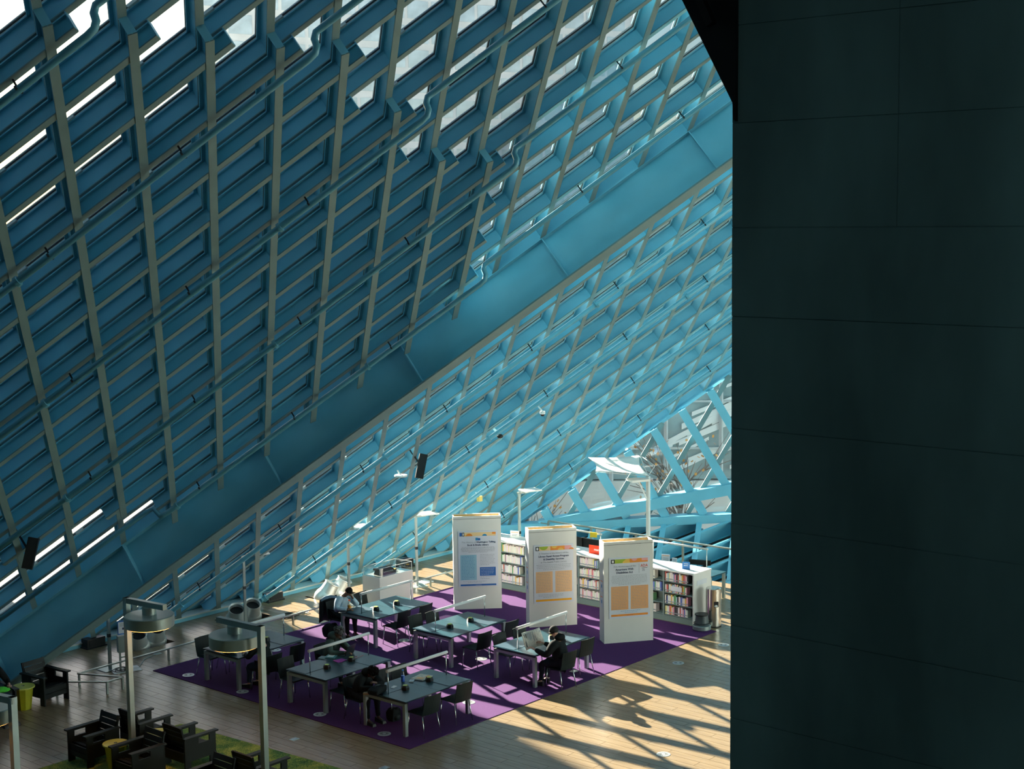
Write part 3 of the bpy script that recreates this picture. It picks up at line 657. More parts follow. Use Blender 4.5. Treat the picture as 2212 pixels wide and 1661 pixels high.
# ------------------------------------------------------------------ chairs
def make_chair():
    t = thing('stacking_chair', '', 'chair')     # faces +y, origin at seat centre on the floor
    m = MB(); n = 6; w = .225
    m.hexa([(-w, -.20, .435), (w, -.20, .435), (w, .215, .44), (-w, .215, .44), (-w, -.20, .450), (w, -.20, .450), (w, .215, .455), (-w, .215, .455)])
    m.tube([(-w, .215, .44), (w, .215, .44)], .014, 6)
    m.build('seat', M_CHAIR, t)
    vs = []; fs = []; N = 7
    for a in range(N):
        s = a/(N-1); x = -w+2*w*s; bow = .03*(1-(2*s-1)**2)
        for z, y in ((.44, -.205), (.56, -.235), (.84, -.285)):
            vs += [(x, y-bow, z), (x, y-bow-.014, z)]
    for a in range(N-1):
        for b in range(2):
            o = a*6+b*2; fs += [(o, o+6, o+8, o+2), (o+1, o+3, o+9, o+7)]
        o = a*6; fs += [(o, o+1, o+7, o+6), (o+4, o+10, o+11, o+5)]
    for o in (0, (N-1)*6): fs += [(o, o+2, o+3, o+1), (o+2, o+4, o+5, o+3)]
    MB().add(vs, fs).build('backrest', M_CHAIR, t)
    for x, y, dx, dy in ((-.2, .19, -.03, .03), (.2, .19, .03, .03), (-.19, -.18, -.04, -.08), (.19, -.18, .04, -.08)):
        MB().tube([(x, y, .44), (x+dx, y+dy, .0)], .011, 8).build('leg', M_CHROME, t)
    return t
near = [('A', .62, -.05), ('A', 1.40, -.02), ('B', .50, -.30), ('B', 1.62, -.14), ('C', 1.46, -.02), ('C', .42, -.34), ('D', .42, -.06), ('D', 1.40, -.02), ('E', .40, -.14), ('F', .42, -.40), ('F', 1.25, -.22)]
far = [('A', 1.25, 1.55), ('A', .26, 1.50), ('B', .55, 1.42), ('B', 1.05, 1.34), ('C', .52, 1.22), ('C', 1.20, 1.22), ('D', 1.40, 1.34), ('D', .95, 1.36), ('D', .24, 1.55), ('E', .30, 1.32), ('E', 1.52, 1.52), ('F', .35, 1.40), ('F', .95, 1.45)]
cproto = make_chair(); nn = 0
WH = {'A': 'the back table', 'B': 'the empty middle table', 'C': "the newspaper reader's table", 'D': 'the frontmost table', 'E': 'the laptop table', 'F': 'the table behind the disc lamp'}
cnt = {}
NL = {('A', 0, 'n'): 'left of the two at the near side of', ('A', 1, 'n'): 'right of the two at the near side of', ('B', 0, 'n'): 'left of the two at the near side of', ('B', 1, 'n'): 'right of the two at the near side of', ('C', 0, 'n'): 'empty right one at the near side of', ('C', 1, 'n'): 'one the beanie wearer sits on at', ('D', 0, 'n'): 'left of the two at the near side of', ('D', 1, 'n'): 'right of the two at the near side of', ('E', 0, 'n'): 'lone one at the near side of', ('F', 0, 'n'): 'one under the curly-haired reader at', ('F', 1, 'n'): 'empty right one at the near side of',
      ('A', 0, 'f'): 'empty one at the far side of', ('A', 1, 'f'): 'coat-draped one at', ('B', 0, 'f'): 'left of the two at the far side of', ('B', 1, 'f'): 'right of the two at the far side of', ('C', 0, 'f'): 'left of the two at the far side of', ('C', 1, 'f'): 'right of the two at the far side of', ('D', 0, 'f'): 'right far-side one at', ('D', 1, 'f'): 'middle far-side one at', ('D', 2, 'f'): 'one under the hunched reader at', ('E', 0, 'f'): 'empty one at the far side of', ('E', 1, 'f'): 'one under the grey-haired reader at', ('F', 0, 'f'): 'left far-side one at', ('F', 1, 'f'): 'right far-side one at'}
for lst, rz, sd in ((near, 0, 'n'), (far, PI, 'f')):
    for k, dx, dy in lst:
        c = cnt.get((k, sd), 0); cnt[(k, sd)] = c+1; x, y = TAB[k]
        r = rz+random.uniform(-.06, .06)
        place(cproto, nn > 0, (x+dx, y+dy, .012), r, 'green-black chair, '+NL[(k, c, sd)]+' '+WH[k], 'stacking chairs round the reading tables'); nn += 1

# ------------------------------------------------------------------ display columns with posters
def text(s, size, mat_, parent, M, bold=False, align='CENTER', name='lettering', sx=1.):
    cu = bpy.data.curves.new('t', 'FONT'); cu.body = s; cu.size = size; cu.align_x = align; cu.align_y = 'CENTER'; cu.resolution_u = 2; cu.offset = .0015*size/.06 if bold else 0
    o = bpy.data.objects.new('t', cu); C.objects.link(o); dg = bpy.context.evaluated_depsgraph_get(); me = bpy.data.meshes.new_from_object(o.evaluated_get(dg)); bpy.data.objects.remove(o)
    me.transform(M @ Matrix.Diagonal((sx, 1, 1, 1))); me.materials.clear(); me.materials.append(mat_); me.name = name
    return obj(name, me, parent)
K_INK = paint('navy_ink', (.03, .06, .13)); K_GR = paint('grey_ink', (.28, .32, .36)); K_PST = paint('poster_paper', (.66, .69, .76)); K_ORD = paint('orange_print', (.85, .24, .02))
PAL = {'orange': (.88, .30, .04), 'peach': (.85, .52, .27), 'peachd': (.80, .40, .17), 'yellow': (.88, .55, .10), 'amber': (.90, .42, .01), 'green': (.38, .50, .04), 'pink': (.85, .38, .36), 'blue': (.02, .13, .42), 'lblue': (.30, .55, .66), 'mblue': (.02, .25, .48), 'cream': (.86, .62, .32), 'black': (.02, .03, .04), 'red': (.70, .06, .03), 'white': (.8, .8, .8)}
PM = {k: paint('print_'+k, v, .6) for k, v in PAL.items()}
def column(front_l, front_r, back_l, hgt, label, kind_):
    A_ = Vector((*front_l, 0)); R_ = Vector((*front_r, 0)); L_ = Vector((*back_l, 0)); t = thing('display_column', label, 'display', A_+Vector((0, 0, .0125)))
    dx = R_-A_; W = dx.length; ex = dx.normalized(); dy = L_-A_; Dp = .38; ey = Vector((-ex.y, ex.x, 0)); 
    if ey.dot(A_) < 0: ey = -ey
    def Q(a, b, z): return ex*a+ey*b+Vector((0, 0, z))
    def bx(m, a0, a1, b0, b1, z0, z1, mi=0): return m.hexa([Q(a0, b0, z0), Q(a1, b0, z0), Q(a1, b1, z0), Q(a0, b1, z0), Q(a0, b0, z1), Q(a1, b0, z1), Q(a1, b1, z1), Q(a0, b1, z1)], mi)
    th = .03
    bx(MB(), 0, W, 0, th, 0, hgt).build('front_panel', M_WHITE, t); bx(MB(), 0, W, Dp-th, Dp, 0, hgt).build('back_panel', M_WHITE, t)
    bx(MB(), 0, th, th, Dp-th, 0, hgt).build('side_panel', M_WHITE, t); bx(MB(), W-th, W, th, Dp-th, 0, hgt).build('side_panel', M_WHITE, t)
    m = MB(); bx(m, th, W-th, Dp-th-.02, Dp-th, hgt-.16, hgt-.015); bx(m, .25, .42, th, Dp-th, hgt-.18, hgt-.14); bx(m, W-.5, W-.33, th, Dp-th, hgt-.18, hgt-.14); m.build('plywood_lining', M_WOODR, t)
    bx(MB(), th, W-th, th, Dp-th, hgt-.45, hgt-.43).build('inner_shelf', M_WHITE, t)
    bx(MB(), -.004, W+.004, -.006, 0, hgt-.07, hgt-.064).build('seam', M_GASKET, t)
    px0, px1, pz0, pz1 = .10*W, .93*W, .60, 2.08
    po = bx(MB(), px0, px1, -.012, -.001, pz0, pz1).build('poster', K_PST, t); PWd = px1-px0; PH_ = pz1-pz0
    y0 = -.0135
    def rect(a0, a1, z0, z1, mt, nm='print_block', dy=0.): return bx(MB(), px0+a0*PWd, px0+a1*PWd, y0-.001-dy, y0+.002, pz1-z1*PH_, pz1-z0*PH_).build(nm, PM[mt], po)
    base = Matrix.Translation(Vector((0, 0, 0)))
    Rm = Matrix(((ex.x, 0, -ey.x, 0), (ex.y, 0, -ey.y, 0), (0, 1, 0, 0), (0, 0, 0, 1)))
    def T(s, a, z, size, mt, bold=False, align='CENTER', sx=1.):
        p = Q(px0+a*PWd, y0-.003, pz1-z*PH_); text(s, size, mt, po, Matrix.Translation(p) @ Rm, bold, align, sx=sx)
    def disc(a, z, r, mt, half=0):  # print curve
        m = MB(); n = 16; c = (px0+a*PWd, pz1-z*PH_); vs = [Q(c[0], y0-.003, c[1])]
        a0, a1 = (0, PI) if half == 0 else (PI, 2*PI)
        for k in range(n+1): an = a0+(a1-a0)*k/n; vs.append(Q(c[0]+r*math.cos(an), y0-.003, c[1]+r*.8*math.sin(an)))
        m.add(vs, [(0, k+1, k+2) for k in range(n)]).build('print_curve', PM[mt], po)
    def lines(a0, a1, z0, z1, n, mt=K_GR, cen=True, last=.6):
        m = MB()
        for k in range(n):
            z = z0+(z1-z0)*k/max(1, n-1); f = last if k == n-1 else random.uniform(.93, 1); c = (a0+a1)/2; h = (a1-a0)/2*f
            s0, s1 = (c-h, c+h) if cen else (a0, a0+2*h); x = s0
            while x < s1-.01:
                wl = random.uniform(.015, .06); bx(m, px0+x*PWd, px0+min(s1, x+wl)*PWd, y0-.003, y0, pz1-z*PH_-.0035, pz1-z*PH_+.0035); x += wl+.012
        m.build('small_print', mt, po)
    random.seed(hash(kind_) % 7 if False else len(label))
    if kind_ == 1:
        rect(.05, .95, .03, .095, 'cream'); rect(.04, .10, .03, .095, 'blue', dy=.002); disc(.28, .095, .085*PWd, 'orange'); disc(.67, .095, .06*PWd, 'mblue'); rect(.86, .95, .03, .065, 'orange', dy=.002); disc(.15, .095, .05*PWd, 'yellow')
        rect(.105, .16, .03, .095, 'black', dy=.003); rect(.118, .147, .042, .083, 'white', dy=.004); rect(.44, .50, .125, .175, 'mblue'); rect(.50, .56, .135, .175, 'blue')
        T('The History of', .27, .205, .062, K_GR); T('Washington Talking', .70, .205, .062, K_INK, True); T('Book & Braille Library', .5, .255, .062, K_INK, True)
        lines(.06, .94, .295, .385, 6, last=.55)
        rect(.05, .46, .43, .88, 'lblue'); lines(.08, .42, .45, .86, 17, PM['blue'], cen=False); lines(.55, .93, .43, .61, 8, K_GR, cen=False); rect(.54, .94, .655, .81, 'blue'); lines(.57, .91, .68, .79, 5, K_PST, cen=False); lines(.55, .93, .83, .86, 2, K_GR, cen=False)
        lines(.12, .70, .905, .925, 2, K_GR); rect(.05, .95, .955, .985, 'blue'); T('www.spl.org', .5, .97, .03, PM['white'])
    elif kind_ == 2:
        rect(.05, .95, .03, .10, 'cream'); disc(.25, .03, .11*PWd, 'green', 1); rect(.42, .80, .03, .10, 'orange', dy=.001); disc(.52, .03, .07*PWd, 'yellow', 1); disc(.68, .10, .07*PWd, 'yellow'); rect(.78, .95, .03, .10, 'pink', dy=.002); disc(.95, .10, .06*PWd, 'orange')
        rect(.05, .135, .03, .10, 'black', dy=.004); rect(.07, .115, .043, .087, 'white', dy=.005)
        T('A Timeline of the History of the', .5, .15, .058, K_GR); T('Library Equal Access Program', .5, .20, .064, K_INK, True); T('& Disability Services', .5, .25, .064, K_INK, True); T('at The Seattle Public Library', .5, .30, .058, K_GR)
        lines(.05, .95, .345, .425, 4, last=.6)
        for a0 in (.05, .54): rect(a0, a0+.42, .46, .82, 'peach'); lines(a0+.03, a0+.38, .48, .80, 13, K_GR, cen=False)
        lines(.10, .75, .855, .90, 3, K_GR); rect(.05, .95, .935, .968, 'amber'); T('www.spl.org', .5, .952, .03, PM['orange'])
    else:
        rect(.05, .95, .03, .095, 'yellow'); rect(.12, .40, .03, .095, 'green', dy=.001); disc(.42, .095, .09*PWd, 'yellow'); rect(.50, .95, .03, .095, 'orange', dy=.001); disc(.62, .03, .07*PWd, 'pink', 1); rect(.80, .95, .03, .07, 'pink', dy=.002)
        rect(.05, .14, .03, .095, 'black', dy=.004); rect(.073, .117, .043, .083, 'white', dy=.005)
        T('35th Anniversary of the', .38, .15, .058, K_GR); T('Americans With', .38, .20, .068, K_INK, True); T('Disabilities Act', .38, .25, .068, K_INK, True)
        rect(.735, .738, .12, .27, 'black'); T('ADA', .86, .155, .105, PM['red'], sx=.85); rect(.80, .94, .188, .193, 'black'); T('35', .84, .225, .085, K_INK, sx=.85)
        lines(.05, .95, .30, .445, 8, last=.6)
        for a0, w_ in ((.05, .42), (.53, .43)): rect(a0, a0+w_, .475, .86, 'peachd'); lines(a0+.03, a0+w_-.04, .49, .85, 15, K_GR, cen=False)
        lines(.28, .78, .885, .91, 2, PM['mblue']); rect(.05, .95, .935, .968, 'orange'); T('www.spl.org', .5, .952, .03, PM['red'])
    if kind_ > 1:    # two small notices on the left side
        for z in (1.38, 1.0):
            sg_ = bx(MB(), -.004, 0, .10, .27, z-.15, z+.15).build('notice', K_PST, t); bx(MB(), -.006, -.003, .15, .21, z-.05, z+.03).build('print_block', PM['mblue'], sg_); bx(MB(), -.006, -.003, .11, .26, z+.10, z+.12).build('print_block', PM['orange'], sg_)
    return t
column((28.49, 26.82), (29.38, 25.95), (28.75, 27.1), 2.46, 'tall white display column at the left, with the blue-footed poster', 1)
column((28.37, 24.15), (29.34, 23.41), (28.6, 24.45), 2.47, 'tall white display column in the middle, poster with two peach boxes and amber foot', 2)
column((28.38, 21.82), (29.375, 21.10), (28.6, 22.1), 2.46, 'tall white display column at the right, poster with ADA 35 in its corner', 3)

# ------------------------------------------------------------------ long low bookcase
M_SHELF = mat('pale_green_grey_steel', (.20, .27, .27), .5, .1)
X0, Y0, Y1 = 31.06, 21.08, 28.4; SD = .74; SH_ = 1.32
t = thing('bookcase', 'long low double-sided steel bookcase with white top behind the display columns', 'bookcase', (X0, Y0, 0)); Wd = Y1-Y0
bays = [0, .03]; nb = 8; bw = Wd/nb
MB().bb((-.03, -.02, SH_-.035), (SD+.03, Wd, SH_)).build('worktop', M_WHITE2, t)
MB().bb((-.01, -.02, 0), (SD+.01, .02, SH_-.035)).build('end_panel', M_WHITE2, t); MB().bb((-.01, Wd-.04, 0), (SD+.01, Wd, SH_-.035)).build('end_panel', M_WHITE2, t)
MB().bb((0, 0, 0), (SD, Wd, .14)).build('plinth', M_SHELF, t); MB().bb((SD/2-.01, 0, .14), (SD/2+.01, Wd, SH_-.035)).build('back_panel', M_SHELF, t)
MB().bb((-.008, .35, .80), (-.006, .68, .92)).build('notice', K_PST, t)
MB().bb((.12, -.024, 1.0), (.55, -.021, 1.12)).build('notice', K_PST, t)
for k in range(1, nb): MB().bb((.0, k*bw-.015, .14), (SD/2, k*bw+.015, SH_-.035)).build('upright', M_SHELF, t)
SZ = [.15, .435, .72, 1.005]
for k in range(nb):
    for z in SZ: MB().bb((.01, k*bw+.02, z), (SD/2-.012, (k+1)*bw-.02, z+.018)).build('shelf', M_SHELF, t)
bcols = [(.78, .76, .72)]*9+[(.6, .12, .1), (.12, .2, .5), (.75, .45, .1), (.15, .4, .2), (.05, .05, .06), (.7, .3, .45), (.35, .6, .65), (.8, .7, .3)]
BM = [mat('book_%02d' % k, tuple(min(1, c*random.uniform(.9, 1.08)) for c in col), .6) for k, col in enumerate(bcols)]
M_PAGE = mat('page_block', (.7, .66, .56), .9)
bme = {}
def book_mesh(mi, hq, wq):
    key = (mi, hq, wq)
    if key not in bme:
        h = .185+.02*hq; w = .028+.010*wq; d = .15
        m = MB(); m.bb((0, 0, 0), (d, .003, h), 0); m.bb((0, w-.003, 0), (d, w, h), 0); m.bb((0, .003, 0), (.004, w-.003, h), 0); m.bb((.004, .003, .004), (d-.004, w-.003, h-.004), 1); m.bb((-.001, .002, h*.15), (0, w-.002, h*.30), 2)
        bme[key] = m.mesh('book', [BM[mi], M_PAGE, K_GR])
    return bme[key]
random.seed(11); nbk = 0; row_n = ['bottom', 'second-lowest', 'second-highest', 'top']
bayl = ['rightmost bay', 'second bay from the right', 'third bay from the right', 'bay just left of the right column', 'fifth bay from the right', 'sixth bay from the right', 'bay between left and middle columns', 'bay beside the left column']
cname = ['off-white']*9+['dark red', 'blue', 'ochre', 'green', 'black', 'pink', 'teal', 'yellow']
def nth(n): return f'{n}'+('th' if 10 < n % 100 < 14 else {1: 'st', 2: 'nd', 3: 'rd'}.get(n % 10, 'th'))
vis_bays = [0, 1, 3, 4, 6, 7, 2, 5]; stuff = MB()
for b in vis_bays:
    for r_i, z in enumerate(SZ):
        y = b*bw+bw-.03; fillto = b*bw+.03+random.uniform(.02, .25)*1; pal = 'colour' if b in (0, 1) else 'white'; kb = 0
        seq = []
        while y > fillto+.06:
            white = random.random() < (.45 if pal == 'colour' else .78)
            mi = random.randrange(9) if white else random.randrange(9, 17); hq = random.randrange(3); wq = random.randrange(3); w = .028+.010*wq; y -= w+.0015
            seq.append((mi, hq, wq, w, y, .03+random.uniform(0, .012)))
        tot = len(seq)
        for kb, (mi, hq, wq, w, y, xx_) in enumerate(seq):
            if nbk < 298 and b not in (2, 5):
                obj('book', book_mesh(mi, hq, wq), None, f'{cname[mi]} book, {nth(tot-kb)} from the right, {row_n[r_i]} shelf, {bayl[b]}', 'book', f'books on the {row_n[r_i]} shelf, {bayl[b]}', loc=(X0+xx_, Y0+y, z+.018)); nbk += 1
            else:
                h = .185+.02*hq; stuff.bb((X0+xx_, Y0+y, z+.018), (X0+xx_+.15, Y0+y+w, z+.018+h), mi)
stuff.build('hidden_books', BM, label='remaining books in the bays mostly hidden behind the display columns', cat='books', kind='stuff')
def sign(name, label, x, y, w, h, rz, mt, txt=None, tm=None, z0=SH_, bars=()):
    t = thing(name, label, 'sign', (x, y, z0), rz); MB().hexa([(-w/2, -.05, 0), (w/2, -.05, 0), (w/2, .05, 0), (-w/2, .05, 0), (-w/2, -.05, .006), (w/2, -.05, .006), (w/2, .05, .006), (-w/2, .05, .006)]).build('foot', mt, t)
    MB().bb((-w/2, -.004, 0), (w/2, .004, h)).build('board', mt, t)
    if txt: text(txt, h*.42, tm, t, Matrix.Translation((0, -.006, h*.5)) @ Matrix(((1, 0, 0, 0), (0, 0, -1, 0), (0, 1, 0, 0), (0, 0, 0, 1))), True)
    for a0, a1, z, c in bars: MB().bb((a0*w-w/2, -.006, z*h), (a1*w-w/2, -.004, z*h+.012)).build('print_block', c, t)
    return t
FACE = -PI/2+.35
g = on_plane(1292, 1190, Vector((31.38, 0, 0)), Vector((1, 0, 0))); sign('red_sign', 'red tent sign with white word mango on the bookcase', g.x, g.y, .56, .22, FACE-.25, PM['red'] if False else paint('bright_red', (.80, .055, .012)), 'mango', PM['white'])
g = fl(1101, 1162, SH_); sign('white_sign', 'small white tent sign on the bookcase beside the left display column', g.x+.1, g.y-.1, .26, .20, FACE, M_WHITE2, bars=((.1, .9, .75, PM['orange']), (.2, .8, .45, K_GR), (.2, .7, .3, K_GR)))
g = fl(1482, 1229, SH_); sign('blue_sign', 'small blue tent sign near the right end of the bookcase', g.x, g.y, .20, .18, FACE, PM['blue'] if False else paint('sign_blue', (.02, .18, .50)), bars=((.2, .8, .7, PM['white']), (.2, .75, .45, PM['white'])))

# ------------------------------------------------------------------ railing at the floor edge, computers, right hand tables
t = thing('guard_railing', 'grey steel guard railing along the right floor edge', 'railing', (35.0, 29.0, 0)); RH = 1.05
MB().bar((0, 0, RH), (.12, -14, RH), .06, .04).build('top_rail', M_STEEL, t)
for k in range(9): MB().bb((.0+.0085*k*1.62-.02, -k*1.62-.03, 0), (.0085*k*1.62+.02, -k*1.62+.03, RH-.02)).build('post', M_STEEL, t)
MB().bar((0, 0, .95), (.0, .3, .95), .03, .03).build('rail_end', M_STEEL, t)
def desk(x, y, L_, label):
    t = thing('side_table', label, 'table', (x, y, 0)); W = .75
    MB().bb((0, 0, .70), (W, L_, .725)).build('tabletop', M_TOP, t)
    for a in (.05, W-.05):
        for b in (.06, L_-.06): MB().bb((a-.035, b-.035, 0), (a+.035, b+.035, .70)).build('leg', M_STEEL, t)
    return t
desk(33.15, 21.95, 2.7, 'dark table between the right end of the bookcase and the railing')
desk(32.9, 25.1, 3.0, 'dark computer table behind the middle of the bookcase')
for (x, y0, y1, l_) in ((33.6, 22.35, 24.15, 'white tube light frame on the table at the right'), (33.4, 25.75, 27.2, 'white tube light frame over the computer screens')):
    t = thing('light_frame', l_, 'lamp', (x, y0, .725)); MB().tube([(0, 0, .60), (0, y1-y0, .60)], .028, 10).build('light_bar', M_WHITE2, t)
    for y in (.03, y1-y0-.03): MB().tube([(0, y, 0), (0, y, .6)], .012, 8).build('light_post', M_WHITE2, t)
proto = None
for n_, (u, v, l_) in enumerate(((1247, 1185, 'black computer screen, left one behind the bookcase'), (1268, 1183, 'black computer screen, middle one behind the bookcase'), (1290, 1180, 'black computer screen, right one below the yellow tag'))):
    if proto is None:
        proto = thing('monitor', '', 'computer screen'); MB().bb((-.20, -.015, .12), (.20, .02, .46)).build('screen', M_BLK, proto); MB().bb((-.02, .0, 0), (.02, .03, .2)).build('stand', M_BLK, proto); MB().bb((-.12, -.1, 0), (.12, .1, .012)).build('stand_foot', M_BLK, proto)
    place(proto, n_ > 0, (33.25, on_plane(u, v, Vector((33.25, 0, 0)), Vector((1, 0, 0))).y, .725), FACE-.5+.1*n_, l_, 'black computer screens')
g = fl(1281, 1152, 1.4); t = thing('yellow_tag', 'yellow tag standing on top of the right computer screen', 'sign', (33.2, 26.0, 1.225)); MB().bb((-.10, -.01, 0), (.10, .01, .14)).build('tag_board', paint('tag_yellow', (.85, .60, .03)), t); t.location = (33.28, fl(1290, 1180, .95).y, 1.235); t.rotation_euler = (0, 0, FACE)
nm = [('white_notice', 'white notice with orange bar on the table at the right', 1459, 1208, .24, .22, K_PST, ((.1, .9, .8, PM['orange']), (.2, .8, .5, K_GR), (.2, .8, .3, K_GR))), ('small_notice', 'small pale notice beside the white notice on the right table', 1475, 1212, .14, .16, K_PST, ((.2, .8, .6, PM['mblue']),))]
for n_, l_, u, v, w, h, mt, bars in nm: g = fl(u, v, .725); sign(n_, l_, min(max(g.x, 33.3), 33.8), g.y, w, h, FACE, mt, z0=.726, bars=bars)
g = fl(1523, 1216, .725); t = thing('black_divider', 'low black desk divider at the near end of the right table', 'divider', (g.x-.25, g.y, .726), FACE); MB().bb((-.3, -.02, 0), (.3, .02, .13)).build('board', M_BLK, t); MB().bb((-.3, -.04, 0), (.3, .04, .012)).build('divider_foot', M_BLK, t)
place(cproto, True, (32.62, 22.6, 0), -PI/2, 'green-black chair tucked between the bookcase end and the right table')
place(cproto, True, (34.25, 21.3, 0), 0, 'green-black chair at the near end of the right table')
# bin and kick stool
t = thing('steel_bin', 'tall cylindrical brushed steel bin beside the end of the bookcase', 'bin', (31.62, 20.55, 0)); g = fl(1541, 1352); t.location = (g.x, g.y, 0)
MB().lathe([(0, 0), (.19, 0), (.19, .96), (.17, .98), (0, .985)], (0, 0, 0), 26).build('body', mat('steel_bin', (.58, .55, .50), .22, .9), t)
MB().hexa([(-.17, -.13, .52), (-.06, -.19, .52), (-.06, -.175, .52), (-.15, -.12, .52), (-.17, -.13, .66), (-.06, -.19, .66), (-.06, -.175, .66), (-.15, -.12, .66)]).build('opening', M_DARK, t); MB().ball((-.12, -.155, .55), (.05, .04, .03)).build('paper_towel', M_WHITE2, t)
MB().lathe([(.195, 0), (.195, .03), (.19, .03)], (0, 0, 0), 26).build('foot_ring', M_BLK, t)
g = fl(1516, 1360); t = thing('kick_stool', 'round grey kick-step stool in front of the steel bin', 'stool', (g.x, g.y, .012))
MB().lathe([(0, .01), (.225, .01), (.225, .10), (.215, .11), (.19, .11)], (0, 0, 0), 26).build('base', M_STEEL, t); MB().lathe([(.215, .11), (.19, .13), (.17, .17), (.15, .36), (.0, .36)], (0, 0, 0), 26).build('skirt', mat('smoke_grey_plastic', (.05, .07, .08), .4), t); MB().lathe([(0, .36), (.17, .36), (.175, .375), (.17, .39), (0, .39)], (0, 0, 0), 26).build('step', M_BLK, t)
MB().lathe([(.19, .155), (.205, .165), (.19, .175)], (0, 0, 0), 26).build('bumper', M_BLK, t)
# ------------------------------------------------------------------ lounge: rug, club chairs, yellow drum tables, disc lamps
def grass_mat():
    m = bpy.data.materials.new('grass_print_rug'); m.use_nodes = True; nt = m.node_tree; b = nt.nodes['Principled BSDF']; b.inputs['Roughness'].default_value = .95; b.inputs['Specular IOR Level'].default_value = .1
    tc = nt.nodes.new('ShaderNodeTexCoord'); n1 = nt.nodes.new('ShaderNodeTexNoise'); n2 = nt.nodes.new('ShaderNodeTexNoise'); w = nt.nodes.new('ShaderNodeTexWave')
    for n in (n1, n2, w): nt.links.new(tc.outputs['Object'], n.inputs['Vector'])
    n1.inputs['Scale'].default_value = 1.6; n1.inputs['Detail'].default_value = 8; n2.inputs['Scale'].default_value = 22; n2.inputs['Detail'].default_value = 8; n2.inputs['Distortion'].default_value = 2.5
    w.inputs['Scale'].default_value = 1.4; w.inputs['Distortion'].default_value = 14; w.inputs['Detail'].default_value = 4
    a = nt.nodes.new('ShaderNodeMath'); a.operation = 'MULTIPLY_ADD'; a.inputs[1].default_value = .55; nt.links.new(n2.outputs['Fac'], a.inputs[0])
    a2 = nt.nodes.new('ShaderNodeMath'); a2.operation = 'MULTIPLY'; a2.inputs[1].default_value = .5; nt.links.new(n1.outputs['Fac'], a2.inputs[0]); nt.links.new(a2.outputs[0], a.inputs[2])
    rp = nt.nodes.new('ShaderNodeValToRGB'); nt.links.new(a.outputs[0], rp.inputs[0]); e = rp.color_ramp.elements
    e[0].position = .40; e[0].color = (.012, .075, .05, 1); e[1].position = .62; e[1].color = (.42, .45, .11, 1); x = e.new(.50); x.color = (.10, .22, .06, 1)
    nt.links.new(rp.outputs[0], b.inputs['Base Color']); return m
M_RUG = grass_mat()
o = MB().prism([(18.42, 25.03), (10.5, 25.03), (10.5, 15.5), (18.85, 15.5), (18.74, 20.5)], 0, .010).build('grass_rug', M_RUG); tag(o, 'green rug printed with a grass photograph at the lower left', 'rug')
M_CLUB = mat('black_recycled_planks', (.006, .011, .012), .5, spec=.28)
def make_club():     # faces +y, origin centre on the floor
    t = thing('club_chair', '', 'armchair')
    for sx in (-1, 1):
        x0, x1 = sorted((sx*.29, sx*.325)); m = MB()
        for a, b in (((-.34, 0), (-.20, .60)), ((.24, 0), (.38, .60)), ((-.20, .16), (.24, .46)), ((-.20, .57), (.24, .60))): m.bb((x0, a[0], a[1]), (x1, b[0], b[1]))
        m.bb((x0, -.20, .46), (x1, -.02, .57)); m.build('side_panel', M_CLUB, t)
        MB().bb((sx*.31-.055, -.36, .60), (sx*.31+.055, .42, .628)).build('armrest', M_CLUB, t)
    MB().bb((-.29, .33, .14), (.29, .36, .24)).build('apron', M_CLUB, t); MB().bb((-.29, .33, .252), (.29, .36, .36)).build('apron', M_CLUB, t); MB().bb((-.29, -.36, .16), (.29, -.33, .34)).build('apron', M_CLUB, t)
    for k in range(5):
        y = .30-.125*k; z = .375-.022*k; MB().hexa([(-.285, y-.112, z-.045), (.285, y-.112, z-.045), (.285, y, z-.022), (-.285, y, z-.022), (-.285, y-.112, z-.022), (.285, y-.112, z-.022), (.285, y, z), (-.285, y, z)]).build('seat_slat', M_CLUB, t)
    for k in range(5):
        z0 = .30+.108*k; y0 = -.20-.030*k; MB().hexa([(-.262, y0, z0), (.262, y0, z0), (.262, y0-.03, z0-.008), (-.262, y0-.03, z0-.008), (-.262, y0-.027, z0+.095), (.262, y0-.027, z0+.095), (.262, y0-.057, z0+.087), (-.262, y0-.057, z0+.087)]).build('back_slat', M_CLUB, t)
    for sx in (-1, 1): MB().hexa([(sx*.27-.018, -.22, .26), (sx*.27+.018, -.22, .26), (sx*.27+.018, -.255, .255), (sx*.27-.018, -.255, .255), (sx*.27-.018, -.36, .83), (sx*.27+.018, -.36, .83), (sx*.27+.018, -.395, .82), (sx*.27-.018, -.395, .82)]).build('back_stile', M_CLUB, t)
    return t
club = make_club()
for n_, (x, y, rz, l_) in enumerate(((17.55, 28.62, PI+.12, 'black slatted club chair standing alone by the low barrier rail'), (16.10, 24.62, PI/2, 'black slatted club chair at the left rear of the rug group'), (17.10, 24.42, -PI/2, 'black slatted club chair behind the disc lamp pole at the rear right of the group'),
      (16.08, 23.16, PI/2, 'black slatted club chair at the front left of the rug group, beside the drum table'), (17.12, 23.05, -PI/2, 'black slatted club chair at the right edge of the rug group'), (16.98, 20.83, -PI/2, 'black slatted club chair at the bottom edge right of the second lamp'), (16.02, 21.05, PI/2, 'black slatted club chair at the bottom edge left of the second lamp'), (16.24, 28.42, PI-.12, 'black slatted club chair cut by the left edge with a person in it'))):
    place(club, n_ > 0, (x, y, .0 if n_ in (0, 7) else .010), rz, l_, 'black slatted club chairs')
M_YEL = mat('yellow_green_drum', (.36, .38, .015), .45, var=.06); M_YTOP = mat('yellow_green_top', (.46, .52, .09), .4)
pr = None
